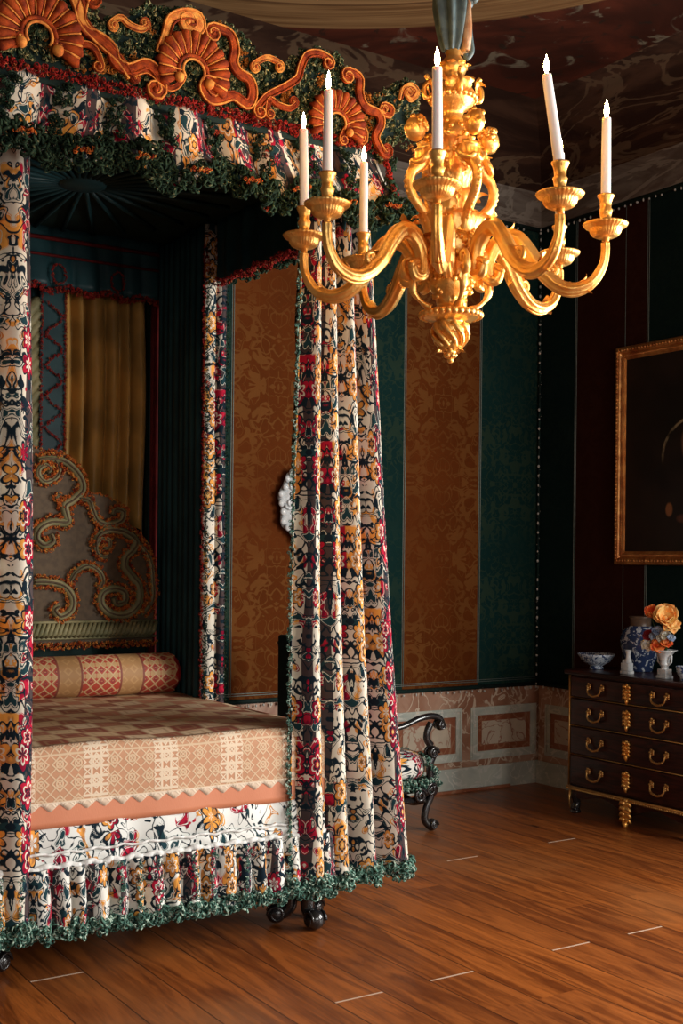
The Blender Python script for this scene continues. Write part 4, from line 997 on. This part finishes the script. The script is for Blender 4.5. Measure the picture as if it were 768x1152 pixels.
mb.prism([(DY0+0.02, 0.165)]+ap[1:-1]+[(DY1-0.02, 0.165)], lambda a, z, q: (q, a, z), DX+0.01, DX+0.04); apr = mb.build('apron', None, dr, smooth=False)
for y in (DY0+0.05, DY1-0.05):
    for x in (DX+0.04, DXB-0.05):
        mb = MB(); sp = smoothpath([(0.0, 0.17), (-0.012, 0.12), (0.0, 0.06), (-0.02, 0.018)], 5)
        mb.tube([(x+a, y, b) for a, b in sp], [0.042-0.016*math.sin(PI*0.8*i/len(sp)) for i in range(len(sp))], 10); mb.lathe([(0, 0), (0.034, 0), (0.036, 0.012), (0.025, 0.025), (0, 0.03)], 12, (x-0.01, y, 0)); mb.build('foot', 'black_wood', dr)
escutcheon(5.365, 0.085, apr, 1.7)
for k_ in (DY1-0.035,): mb = MB(); mb.tube([(DX-0.004, k_, 0.15), (DX-0.012, k_, 0.09), (DX-0.006, k_, 0.03)], [0.010, 0.007, 0.005], 7); mb.build('foot_mount', 'brass', dr)
ZT = 0.9355
# porcelain on the chest
def porcelain(name, label, prof, loc, mat, fl=0, amp=0, seg=32, cat='vase'):
    mb = MB(); mb.lathe([(r_, z) for r_, z in prof], seg, loc, fl, amp); o = mb.build(name, mat, None); return tag(o, label, cat)
porcelain('porcelain_bowl', 'blue and white footed porcelain bowl at the left end of the chest top', [(0, 0.002), (0.045, 0.0), (0.048, 0.006), (0.042, 0.022), (0.055, 0.03), (0.09, 0.05), (0.115, 0.085), (0.125, 0.100), (0.122, 0.101), (0.110, 0.085), (0.085, 0.055), (0.04, 0.035), (0, 0.033)], (5.78, 5.825, ZT), 'delft_porcelain', cat='bowl')
porcelain('ginger_jar', 'large dark blue and white baluster jar with a brown neck, behind the small vases', [(0, 0), (0.075, 0), (0.080, 0.01), (0.085, 0.04), (0.110, 0.10), (0.128, 0.17), (0.130, 0.22), (0.115, 0.265), (0.08, 0.29), (0.072, 0.295)], (5.92, 5.57, ZT), 'dark_delft_porcelain')
jar = bpy.data.objects['ginger_jar']
mb = MB(); mb.lathe([(0.068, 0.29), (0.066, 0.30), (0.068, 0.345), (0.078, 0.352), (0.072, 0.357), (0.055, 0.35), (0.05, 0.30), (0, 0.295)], 28, (5.92, 5.57, ZT)); mb.build('neck', 'brown_glaze', jar)
def small_vase(loc, label, s=1.0):
    mb = MB(); x, y, z = loc
    mb.box((x-0.028*s, y-0.036*s, z), (x+0.028*s, y+0.036*s, z+0.02*s)); mb.box((x-0.024*s, y-0.032*s, z+0.02*s), (x+0.024*s, y+0.032*s, z+0.072*s))
    mb.ball((x, y+0.012*s, z+0.075*s), (0.024*s, 0.022*s, 0.02*s), 10, 6)
    mb.lathe([(0.020*s, 0.06*s), (0.024*s, 0.08*s), (0.016*s, 0.10*s), (0.014*s, 0.125*s), (0.021*s, 0.15*s), (0.022*s, 0.155*s), (0.014*s, 0.15*s), (0, 0.13*s)], 16, (x, y-0.010*s, z))
    o = mb.build('figure_vase', 'white_porcelain', None, bevel=0.004); return tag(o, label, 'vase')
small_vase((5.70, 5.475, ZT), 'small white square-based vase standing between the bowl and the large jar')
fv = Vector((5.70, 5.165, ZT))
mb = MB(); x, y, z = fv
mb.box((x-0.034, y-0.040, z), (x+0.034, y+0.040, z+0.018)); mb.box((x-0.028, y-0.034, z+0.018), (x+0.028, y+0.034, z+0.058))
mb.lathe([(0.024, 0.055), (0.020, 0.07), (0.030, 0.085), (0.026, 0.10), (0.032, 0.13), (0.060, 0.165), (0.075, 0.172), (0.070, 0.176), (0.05, 0.165), (0.02, 0.12), (0, 0.11)], 24, fv, 8, 0.12)
for sg in (-1, 1): mb.tube([(x, y+sg*0.025, z+0.08), (x, y+sg*0.052, z+0.10), (x, y+sg*0.055, z+0.14), (x, y+sg*0.042, z+0.15)], 0.007, 6)
o = mb.build('flower_vase', 'white_porcelain', None, bevel=0.003); tag(o, 'white fluted vase holding the flowers, at the right edge of the photo', 'vase')
porcelain('porcelain_cup', 'small blue and white cup on the chest, cut off by the photo edge', [(0, 0.0), (0.03, 0.0), (0.028, 0.015), (0.045, 0.04), (0.055, 0.085), (0.052, 0.086), (0.04, 0.045), (0, 0.03)], (5.70, 5.005, ZT), 'delft_porcelain', cat='cup')
def flower(name, label, c, r, mat, n, stem_to, cup=0.6, lay=2, group=None, mat2=None):
    c = Vector(c); r *= 1.40; mb = MB()
    tilt = Matrix.Rotation(math.radians(R.uniform(35, 60)), 3, Vector((0.75, -0.66, 0)))   # blooms nod towards the room
    for L in range(lay):
        for k in range(n):
            a = 2*PI*k/n+L*PI/n; tl = cup*(1+0.4*L); d_ = Vector((math.cos(a), math.sin(a), 0)); s_ = Vector((-d_.y, d_.x, 0)); rr = r*(1-0.22*L)*R.uniform(0.85, 1.1)
            ph = R.uniform(-0.15, 0.15)
            def g(u, v, d_=d_, s_=s_, rr=rr, tl=tl+ph):
                w_ = math.sin(PI*min(v*0.9+0.08, 1))**0.7*0.48*rr*(u*2-1)
                o_ = rr*v; up = rr*tl*(v**1.2)-rr*0.35*v*v*v*(2-tl)
                return c+tilt @ (d_*(o_*(1-0.35*tl*v))+s_*w_+Vector((0, 0, up+abs(u-0.5)*0.25*rr)))
            mb.grid(g, 4, 5)
    mb.ball(c+tilt @ Vector((0, 0, r*0.2)), r*0.16, 8, 6)
    o = mb.build(name, mat, None, solid=0.0015); tag(o, label, 'flower', group)
    st = MB(); e = Vector(stem_to); st.tube(smoothpath([tuple(c), tuple(c.lerp(e, 0.5)+Vector((0, 0, 0.01))), tuple(e)], 5), 0.003, 6)
    for sg in (-1, 1):
        q = c.lerp(e, 0.45); st.grid(lambda u, v: q+Vector((0.01*sg*v, 0.045*sg*v, 0.03*v-0.03*v*v))+Vector((0.014*math.sin(PI*v)*(u-0.5), 0, 0.0)), 2, 5)
    st.build('stem', 'leaf_green', o); return o
SB = fv+Vector((0, 0, 0.13))
flower('tulip', 'largest flower, yellow with orange streaks, at the top of the bouquet', fv+Vector((0.0, 0.0, 0.355)), 0.078, 'petal_yellow', 6, SB, 0.9)
flower('tulip', 'orange-red blossom at the upper left of the bouquet, beside the yellow flower', fv+Vector((-0.02, 0.095, 0.37)), 0.052, 'petal_orange', 6, SB, 1.0)
flower('rose', 'pale yellow blossom drooping at the upper right of the bouquet', fv+Vector((-0.01, -0.062, 0.315)), 0.052, 'petal_yellow', 6, SB, 0.5)
flower('lily', 'orange-red open flower low in the middle, just above the vase rim', fv+Vector((-0.045, 0.015, 0.195)), 0.046, 'petal_orange', 6, SB, 0.6)
flower('lily', 'orange-red open flower low on the right, beside its twin above the vase rim', fv+Vector((-0.035, -0.045, 0.205)), 0.038, 'petal_orange', 6, SB, 0.7)
flower('daisy', 'white open flower at the lower left of the bouquet', fv+Vector((-0.045, 0.092, 0.205)), 0.044, 'petal_white', 8, SB, 0.35)
flower('carnation', 'dark red flower at the left of the bouquet, in front of the jar', fv+Vector((-0.02, 0.115, 0.25)), 0.036, 'petal_red', 8, SB, 0.8)
for i, (dy, dz, r_) in enumerate(((0.035, 0.285, 0.034), (-0.03, 0.262, 0.032), (0.06, 0.248, 0.028), (0.0, 0.240, 0.030), (-0.075, 0.25, 0.026))):
    flower('hydrangea_bloom', 'small blue-white flower filling the middle of the bouquet, among the orange ones', fv+Vector((-0.03, dy, dz)), r_, 'petal_blue' if i % 2 == 0 else 'petal_white', 7, SB, 0.6, group='small blue-white flowers of the bouquet')

# ================================================================== PORTRAIT on the right wall
pf = thing('framed_painting', 'very dark portrait painting in a carved gilt frame, on the right wall above the chest', 'painting', (XR-0.02, 5.40, 2.37))
PY0, PY1, PZ0, PZ1, FW = 4.80, 6.01, 1.625, 3.115, 0.105
t = NT('dark_portrait', 0.35); o = t.obj(); s = t.sep(o); n = t.noise(o, 3, 4); 
c = t.mix(t.step(n, 0.35, 0.7), (0.006, 0.005, 0.004), (0.018, 0.011, 0.008))
def blob(cy, cz, ry, rz):
    a = t.math('DIVIDE', t.math('SUBTRACT', s[1], cy), ry); b = t.math('DIVIDE', t.math('SUBTRACT', s[2], cz), rz)
    return t.math('SQRT', t.math('ADD', t.math('MULTIPLY', a, a), t.math('MULTIPLY', b, b)))
arc = t.math('MULTIPLY', t.line(blob(5.30, 2.33, 0.29, 0.26), 1.0, 0.035), t.step(s[2], 2.28, 2.42))
c = t.mix(t.math('MULTIPLY', arc, t.step(t.noise(o, 14, 3), 0.40, 0.6)), c, (0.26, 0.22, 0.13))
c = t.mix(t.math('SUBTRACT', 1, t.step(blob(5.30, 2.42, 0.13, 0.17), 0.8, 1.1)), c, (0.22, 0.11, 0.06))
c = t.mix(t.math('SUBTRACT', 1, t.step(blob(5.53, 1.99, 0.03, 0.045), 0.7, 1.2)), c, (0.26, 0.11, 0.04))
c = t.mix(t.math('SUBTRACT', 1, t.step(blob(5.42, 1.93, 0.05, 0.03), 0.5, 1.2)), c, (0.09, 0.035, 0.02))
c = t.mix(t.math('SUBTRACT', 1, t.step(blob(5.25, 1.90, 0.05, 0.03), 0.5, 1.2)), c, (0.20, 0.09, 0.045))
M['dark_portrait'] = t.color(c)
mb = MB(); mb.box((XR-0.03, PY0+0.07, PZ0+0.07), (XR-0.006, PY1-0.07, PZ1-0.07)); mb.build('canvas', 'dark_portrait', pf, smooth=False)
def fprof(q):      # across the frame: outside -> inside, depth off the wall
    pts = [(0, 0.0), (0, 0.035), (0.010, 0.050), (0.028, 0.058), (0.044, 0.050), (0.052, 0.036), (0.058, 0.036), (0.066, 0.044), (0.078, 0.040), (0.092, 0.030), (0.105, 0.024), (0.105, 0.01)]
    return pts[q]
mb = MB()
def fpt(side, q, along):
    o_, d_ = fprof(q); a0, a1 = (PY0+o_, PY1-o_); b0, b1 = (PZ0+o_, PZ1-o_)
    cs = [(a0, b0), (a1, b0), (a1, b1), (a0, b1)]; p, r_ = cs[side], cs[(side+1) % 4]
    return (XR-d_, p[0]+(r_[0]-p[0])*along, p[1]+(r_[1]-p[1])*along)
for sd in range(4): mb.grid(lambda u, v: fpt(sd, int(round(v*11)), u), 1, 11)
fr_ = mb.build('frame', 'gilt_frame', pf, smooth=False)
mb = MB()
for sd in range(4):
    n = 44 if sd % 2 == 0 else 54
    for k in range(n):
        a, b_ = Vector(fpt(sd, 3, (k+0.5)/n)), Vector(fpt(sd, 7, (k+0.5)/n))
        mb.ball(a, (0.008, 0.012, 0.012) if k % 2 else (0.007, 0.009, 0.009), 7, 5)
mb.build('carved_border', 'gilt_frame', fr_)
mb = MB()
for sd in range(4):
    n = 88 if sd % 2 == 0 else 108
    for k in range(n): mb.ball(Vector(fpt(sd, 7, (k+0.5)/n)), 0.0062, 6, 4)
mb.build('beaded_sight_edge', 'gilt_frame', fr_)

# ================================================================== WALL SCONCE, mostly hidden by the curtain
scn = thing('wall_sconce', 'pale silvery scrolled wall sconce, partly hidden behind the right bed curtain', 'sconce', (4.10, 6.79, 2.0))
mb = MB()
def g(u, v):
    a = 2*PI*u; q = 1+0.05*math.sin(9*a)+0.03*math.sin(5*a+1); rr = v
    return (4.10+0.195*rr*math.cos(a)*q, 6.795-0.035*math.sin(PI*min(rr, 1))-0.008, 2.0+0.245*rr*math.sin(a)*q)
mb.grid(g, 72, 8, cu=True)
plate = mb.build('backplate', 'white_porcelain', scn, solid=0.008)
mb = MB()
for k in range(26):
    a = 2*PI*k/26; q = 1+0.05*math.sin(9*a)
    mb.ball((4.10+0.185*q*math.cos(a), 6.765, 2.0+0.235*q*math.sin(a)), (0.024, 0.014, 0.024), 8, 6)
for k in range(8):
    a = 2*PI*k/8; c_ = (4.10+0.12*math.cos(a), 2.0+0.16*math.sin(a))
    mb.tube([(p[0], 6.755, p[1]) for p in spiral_end(c_, 0.045, 0.008, a, 1.5, 16)], 0.009, 6)
mb.build('scroll_relief', 'white_porcelain', plate)
mb = MB(); mb.tube(smoothpath([(4.10, 6.76, 1.85), (4.10, 6.70, 1.80), (4.10, 6.66, 1.85), (4.10, 6.66, 1.90)], 5), 0.01, 7); mb.lathe([(0.0, 1.90), (0.035, 1.90), (0.04, 1.91), (0.018, 1.92), (0.016, 1.96), (0, 1.96)], 14, (4.10, 6.66, 0)); mb.build('candle_arm', 'white_porcelain', scn)

# ================================================================== CHANDELIER
CH = Vector((2.668, 3.425, 0)); ARM_R = 0.535; BASE_A = math.radians(-100-32.9)
chd = thing('chandelier', 'gilded baroque chandelier with eight scrolled candle arms and cherub figures, hanging from the painted ceiling', 'chandelier', (CH.x, CH.y, 3.4))
def pol(rho, z, a, side=0.0): return Vector((CH.x+rho*math.cos(a)-side*math.sin(a), CH.y+rho*math.sin(a)+side*math.cos(a), z))
def leaf(mb, p, out, up, L, W, curl=1.0, n=7, lobes=3):
    """acanthus leaf: springs from p along up, tip curling outwards"""
    p = Vector(p); out = Vector(out).normalized(); up = Vector(up).normalized(); sd = up.cross(out).normalized()
    def g(u, v):
        s_ = u*2-1; w_ = W*math.sin(PI*(0.12+0.88*v)*0.98+0.02)**0.6*(1+0.22*math.sin(v*lobes*2*PI))
        a = v*curl*1.9
        return p+up*(L*math.sin(min(a, 2.6))/1.3*0.9)+out*(L*0.45*(1-math.cos(a))*0.8+0.004)+sd*(s_*w_)-out*(0.35*w_*s_*s_)+out*(0.10*W*math.cos(s_*PI*2))
    mb.grid(g, 6, n)
# central stem
prof = [(0.0, 2.362), (0.010, 2.364), (0.018, 2.378), (0.022, 2.390), (0.020, 2.400), (0.034, 2.415), (0.052, 2.440), (0.060, 2.462), (0.055, 2.482), (0.044, 2.492), (0.050, 2.497),
        (0.088, 2.503), (0.104, 2.512), (0.106, 2.522), (0.092, 2.532), (0.060, 2.540), (0.044, 2.555), (0.050, 2.575), (0.070, 2.60), (0.078, 2.63), (0.070, 2.66), (0.055, 2.69),
        (0.080, 2.71), (0.098, 2.74), (0.102, 2.78), (0.088, 2.82), (0.070, 2.85), (0.062, 2.90), (0.056, 2.96), (0.050, 3.02), (0.052, 3.08), (0.060, 3.13), (0.062, 3.17), (0.050, 3.20),
        (0.034, 3.225), (0.040, 3.24), (0.062, 3.255), (0.080, 3.28), (0.082, 3.30), (0.066, 3.325), (0.042, 3.34), (0.034, 3.36), (0.046, 3.385), (0.050, 3.40), (0.036, 3.425), (0.024, 3.44), (0.030, 3.452), (0.018, 3.47), (0.0, 3.475)]
mb = MB(); mb.lathe(prof, 64, CH)
for _ in range(260):      # chased flowers and bosses over the body
    z = R.choice((R.uniform(2.57, 2.84), R.uniform(2.84, 3.2))); rr = 0.0
    for (r0, z0), (r1, z1) in zip(prof, prof[1:]):
        if z0 <= z <= z1: rr = r0+(r1-r0)*(z-z0)/(z1-z0)
    mb.ball(pol(rr, z, R.uniform(0, 2*PI)), R.uniform(0.007, 0.013), 7, 5)
stem = mb.build('stem', 'ormolu', chd)
UP = Vector((0, 0, 1))
def prof_r(z): 
    for (r0, z0), (r1, z1) in zip(prof, prof[1:]):
        if z0 <= z <= z1: return r0+(r1-r0)*(z-z0)/max(z1-z0, 1e-6)
    return 0.05
def tier(z, rho, n, L, W, curl=1.0, off=0.0, up=1):
    mb = MB()
    for k in range(n):
        a = 2*PI*(k+off)/n; o_ = Vector((math.cos(a), math.sin(a), 0)); leaf(mb, pol(prof_r(z)-0.002, z, a), o_, (0, 0, up), L, W*1.15, curl)
    mb.build('acanthus_tier', 'ormolu', stem)
tier(2.49, 0.045, 9, 0.060, 0.022, 0.9, 0, -1); tier(2.42, 0.036, 8, 0.045, 0.016, 0.8, 0.5, -1)
tier(2.56, 0.050, 8, 0.08, 0.026, 0.9); tier(2.64, 0.070, 8, 0.085, 0.030, 1.0, 0.5)
tier(2.72, 0.085, 10, 0.10, 0.034, 1.1); tier(2.80, 0.090, 10, 0.09, 0.030, 1.2, 0.5)
tier(2.86, 0.066, 8, 0.12, 0.030, 1.0); tier(2.95, 0.055, 8, 0.11, 0.026, 1.0, 0.5); tier(3.06, 0.050, 8, 0.10, 0.026, 1.0); tier(3.245, 0.05, 10, 0.065, 0.022, 1.2, 0.5)
tier(3.30, 0.075, 8, 0.05, 0.02, 1.3); tier(3.37, 0.036, 8, 0.05, 0.015, 1.0)
for rr_, zz_, nn in ((0.104, 2.517, 30), (0.080, 3.285, 26), (0.1, 2.775, 30), (0.052, 3.09, 18), (0.07, 2.66, 22)):
    mb = MB(); rr_ = prof_r(zz_)
    for k in range(nn): mb.ball(pol(rr_, zz_, 2*PI*k/nn), rr_*PI/nn*1.15, 7, 5)
    mb.build('bead_ring', 'ormolu', stem)
for sg in (0, 1, 2, 3):
    a = BASE_A+math.radians(20)+sg*PI/2; sp = smoothpath([(0.07, 3.29), (0.10, 3.285), (0.105, 3.32), (0.088, 3.345), (0.10, 3.365)], 5)
    hm = MB(); hm.tube([pol(r_, z, a) for r_, z in sp], 0.009, 7); hm.build('handle', 'ormolu', stem)
# spiral-gadrooned pendant finial
mb = MB()
for k in range(9):
    pts = []
    for i in range(12):
        v = i/11; a = 2*PI*k/9+v*1.3; z = 2.485-0.095*v; rr = 0.058*math.sin(PI*(0.30+0.62*v))**0.9+0.004; pts.append(pol(rr, z, a))
    mb.tube(pts, [0.012*(1-0.5*i/11) for i in range(12)], 7)
for k in range(7): mb.ball(pol(0.016, 2.375, 2*PI*k/7), 0.010, 7, 5)
mb.ball(pol(0, 2.358, 0), 0.012, 8, 6); mb.build('pendant_finial', 'ormolu', chd)
# lower cage brackets and masks
for k in range(4):
    a = BASE_A+math.radians(22.5)+k*PI/2
    mb = MB(); sp = smoothpath([(0.135, 2.665), (0.150, 2.64), (0.175, 2.66), (0.172, 2.70), (0.14, 2.71), (0.125, 2.68)][::-1]+[(0.140, 2.60), (0.110, 2.56), (0.075, 2.54)], 5)
    mb.tube([pol(r_, z, a) for r_, z in sp], [0.012+0.004*math.sin(i*0.5) for i in range(len(sp))], 8); leaf(mb, pol(0.15, 2.61, a), (math.cos(a), math.sin(a), 0), (0, 0, 1), 0.07, 0.02); mb.build('bracket', 'ormolu', chd)
def face(mb, c, a, s):
    """small sculpted head looking outwards along angle a"""
    rot = Matrix.Rotation(a, 3, 'Z')
    def shp(p):
        k = 1.0
        k += 0.24*math.exp(-((p.y/0.16)**2+((p.z+0.08)/0.22)**2))*(p.x > 0)          # nose
        k -= 0.16*(math.exp(-(((abs(p.y)-0.36)/0.16)**2+((p.z-0.08)/0.12)**2)))*(p.x > 0) # eye sockets
        k += 0.09*math.exp(-((p.y/0.22)**2+((p.z+0.46)/0.09)**2))*(p.x > 0)          # lips
        k += 0.08*math.exp(-((p.y/0.25)**2+((p.z+0.78)/0.15)**2))*(p.x > 0)          # chin
        k += 0.07*math.exp(-(((abs(p.y)-0.5)/0.2)**2+((p.z+0.3)/0.2)**2))*(p.x > 0)  # cheeks
        return k
    mb.ball(c, (0.9*s, 0.82*s, 1.05*s), 28, 22, rot, shp)
    for k in range(34):        # curls
        q = Vector((R.gauss(-0.35, 0.6), R.gauss(0, 0.7), abs(R.gauss(0.5, 0.5)))).normalized()
        if q.x > 0.45: continue
        mb.ball(Vector(c)+rot @ Vector((q.x*0.88*s, q.y*0.84*s, q.z*1.02*s)), s*R.uniform(0.20, 0.30), 7, 5)
    for sg in (-1, 1): mb.ball(Vector(c)+rot @ Vector((0.0, sg*0.82*s, -0.05*s)), (0.14*s, 0.09*s, 0.2*s), 7, 5, rot)
for k in range(4):
    a = BASE_A+math.radians(22.5+45)+k*PI/2; mb = MB(); face(mb, pol(0.118, 2.70, a), a, 0.030)
    for q in range(9): b_ = PI*(q/8*1.1-0.05); leaf(mb, pol(0.105, 2.70+0.02*math.sin(b_), a, 0.02*math.cos(b_)), (math.cos(a), math.sin(a), 0), (-math.sin(a)*math.cos(b_), math.cos(a)*math.cos(b_), math.sin(b_)), 0.045, 0.012)
    mb.build('mask', 'ormolu', chd)
# cherub terms
for k in range(4):
    a = BASE_A+math.radians(100-65)+k*PI/2
    mb = MB()
    sp = smoothpath([(0.132, 3.115), (0.118, 3.085), (0.128, 3.04), (0.158, 3.01), (0.172, 2.97), (0.160, 2.925), (0.125, 2.885), (0.098, 2.85), (0.090, 2.80), (0.105, 2.755)], 5)
    n = len(sp); mb.tube([pol(r_, z, a) for r_, z in sp], [(0.014 if i < 3 else 0.031-0.014*min(1, (i-3)/14)) for i in range(n)], 12)
    for i in range(14): q = sp[10+i*2] if 10+i*2 < n else sp[-1]; mb.ball(pol(q[0]+0.014, q[1], a), 0.009, 6, 4)
    c2 = spiral_end((0.112, 2.76), 0.026, 0.006, 0, 1.6, 18); mb.tube([pol(r_, z, a) for r_, z in c2], 0.008, 6)
    for sg in (-1, 1):      # folded arms, wings of leafage at the shoulder
        ar = smoothpath([(0.115, 3.085, 0.025), (0.130, 3.05, 0.040), (0.152, 3.035, 0.018), (0.160, 3.05, 0.002)], 4)
        mb.tube([pol(r_, z, a, sg*s_) for r_, z, s_ in ar], [0.014-0.006*i/len(ar) for i in range(len(ar))], 8)
        leaf(mb, pol(0.105, 3.03, a, sg*0.02), (math.cos(a+sg*0.8), math.sin(a+sg*0.8), 0), (0, 0, 1), 0.08, 0.022)
    trm = mb.build('cherub_figure', 'ormolu', chd)
    mb = MB(); face(mb, pol(0.150, 3.158, a), a, 0.042); mb.build('head', 'ormolu', trm)
# arms, pans, sockets
armpath = smoothpath([(0.172, 2.668), (0.160, 2.640), (0.132, 2.645), (0.128, 2.690), (0.145, 2.745), (0.185, 2.785), (0.230, 2.782), (0.272, 2.735), (0.318, 2.665), (0.375, 2.612), (0.435, 2.598), (0.492, 2.622), (0.526, 2.675), (0.535, 2.720), (0.535, 2.756)], 6)
PAN = [(0.0, 2.762), (0.012, 2.762), (0.012, 2.772), (0.030, 2.774), (0.044, 2.781), (0.052, 2.792), (0.054, 2.802), (0.058, 2.806), (0.068, 2.810), (0.074, 2.817), (0.076, 2.823), (0.068, 2.826), (0.050, 2.824), (0.028, 2.828), (0.0, 2.828)]
CUP = [(0.0, 2.826), (0.022, 2.828), (0.024, 2.835), (0.018, 2.842), (0.021, 2.858), (0.024, 2.870), (0.019, 2.878), (0.020, 2.896), (0.024, 2.908), (0.029, 2.918), (0.029, 2.923), (0.019, 2.922), (0.018, 2.900), (0, 2.899)]
for k in range(8):
    a = BASE_A+k*PI/4; n = len(armpath); d_ = Vector((math.cos(a), math.sin(a), 0))
    mb = MB(); rad = [0.015+0.012*math.sin(PI*min(1, i/n*1.15)) for i in range(n)]
    mb.tube([pol(r_, z, a) for r_, z in armpath], rad, 24, rib=6, ribamp=0.14)
    mb.tube([pol(r_+0.0, z-rad[i]*1.02, a) for i, (r_, z) in enumerate(armpath) if 20 < i < n-14], 0.006, 6)
    for i in range(26, 78, 4):
        if i < n: p0 = armpath[i]; mb.ball(pol(p0[0], p0[1]+rad[i]*1.0, a), 0.0055, 6, 4)
    arm = mb.build('arm', 'ormolu', chd)
    for i, L in ((30, 0.07), (44, 0.07), (62, 0.05)):
        p0, p1 = armpath[i], armpath[i+2]; tg = Vector((p1[0]-p0[0], p1[1]-p0[1])).normalized()
        T = d_*tg.x+UP*tg.y; Nn = d_*(-tg.y)+UP*tg.x
        mb = MB(); leaf(mb, pol(p0[0], p0[1], a)+Nn*0.018, Nn, T, L, 0.020, 0.8); mb.build('leaf', 'ormolu', arm)
        mb = MB(); leaf(mb, pol(p0[0], p0[1], a)-Nn*0.018, -Nn, T, L*0.8, 0.016, 0.7); mb.build('leaf', 'ormolu', arm)
    mb = MB(); c2 = spiral_end((0.352, 2.672), 0.024, 0.005, PI*1.3, 1.4, 16); mb.tube([pol(r_, z, a) for r_, z in c2], [0.010-0.004*i/17 for i in range(17)], 7); mb.ball(pol(0.352, 2.672, a), 0.010, 8, 6); mb.build('volute', 'ormolu', arm)
    mb = MB(); c2 = spiral_end((0.150, 2.662), 0.030, 0.006, 0, 1.5, 18); mb.tube([pol(r_, z, a) for r_, z in c2], 0.012, 8); mb.build('volute', 'ormolu', arm)
    pc = pol(ARM_R, 0, a); mb = MB(); mb.lathe(PAN, 96, pc, 32, 0.07); mb.build('drip_pan', 'ormolu', arm)
    mb = MB(); mb.lathe(CUP, 24, pc); mb.build('candle_socket', 'ormolu', arm)
# silk-covered suspension cord
mb = MB().mat('cord_teal'); zc = [3.44+1.27*i/40 for i in range(41)]
def sl(u, v):
    z = 3.452+(ZC-3.452)*v; rr = 0.026+0.030*min(1, (z-3.452)/0.16)**0.7; a = 2*PI*u; rr *= 1+0.22*math.cos(7*a+z*6)
    return (CH.x-0.012+rr*math.cos(a), CH.y+rr*math.sin(a), z)
mb.grid(sl, 84, 40, cu=True); cov = mb.build('cord_cover', None, chd)
mb = MB()
for k in range(3):
    mb.tube([(CH.x+0.045*math.cos(-0.6+0.45*k)+0.006*math.sin(z*14+k), CH.y+0.045*math.sin(-0.9+0.45*k), z) for z in [3.46+i*0.042 for i in range(30)]], [0.013+0.006*math.sin(i*1.1+k) for i in range(30)], 8)
mb.build('silk_ribbon', 'cord_cream', cov)
mb = MB()
for a in (BASE_A+0.3+PI, BASE_A+1.7, BASE_A+2.4, BASE_A-0.4):
    lp = smoothpath([(0.03, 3.64), (0.075, 3.70), (0.085, 3.66), (0.06, 3.635), (0.045, 3.64)], 5); mb.tube([pol(r_, z, a) for r_, z in lp], 0.011, 7); mb.ball(pol(0.072, 3.645, a), 0.018, 8, 6)
lp = smoothpath([(0.055, 3.56), (0.062, 3.50), (0.066, 3.46), (0.05, 3.435), (0.045, 3.45)], 5); mb.tube([pol(r_, z, BASE_A+PI*0.5+0.3) for r_, z in lp], 0.010, 7)
mb.build('tassel', 'cord_teal', cov)

# ================================================================== CANDLES (stand in the sockets)
LAB = ['lit white candle nearest the viewer, standing in front of the gilded stem', 'lit white candle leaning to the left, on the front right arm', 'lit white candle at the far right end of the chandelier',
       'lit white candle almost hidden behind the leaning one, only its flame clear', 'lit white candle at the back, hidden behind the gilded stem', 'lit white candle lowest of the left-hand three, in front of the bed curtain top',
       'lit white candle at the far left end of the chandelier', 'lit white candle on the front left arm, taller-looking than its two left neighbours']
LEN = [0.285, 0.305, 0.290, 0.300, 0.290, 0.300, 0.305, 0.295]
rightv = Vector((math.cos(-math.radians(32.9)), math.sin(-math.radians(32.9)), 0))
for k in range(8):
    a = BASE_A+k*PI/4; b0 = pol(ARM_R, 2.900, a); L = LEN[k]
    ax = UP if k != 1 else (UP-rightv*0.155).normalized()
    if k == 6: ax = (UP-rightv*0.02).normalized()
    if k == 0: ax = (UP-rightv*0.012).normalized()
    rot = ax.to_track_quat('Z', 'Y').to_matrix()
    mb = MB(); mb.lathe([(0.0, 0.0), (0.0172, 0.0), (0.0172, 0.02), (0.0165, L*0.5), (0.0155, L-0.008), (0.0150, L), (0.0115, L+0.002), (0.005, L-0.003), (0, L-0.004)], 20, b0, tilt=rot)
    o = mb.build('candle', 'wax', None); tag(o, LAB[k], 'candle', 'lit candles of the chandelier')
    t0 = b0+ax*(L-0.004); mb = MB(); mb.tube([t0, t0+ax*0.014+Vector((0.001, 0, 0))], 0.0016, 5); mb.build('wick', 'wick', o)
    t0 = b0+ax*(L+0.006); mb = MB(); mb.lathe([(0.0, 0.0), (0.005, 0.004), (0.0085, 0.014), (0.0085, 0.024), (0.006, 0.038), (0.003, 0.050), (0.0, 0.060)], 12, t0)
    mb.build('flame', 'flame', o)
bpy.context.view_layer.update()
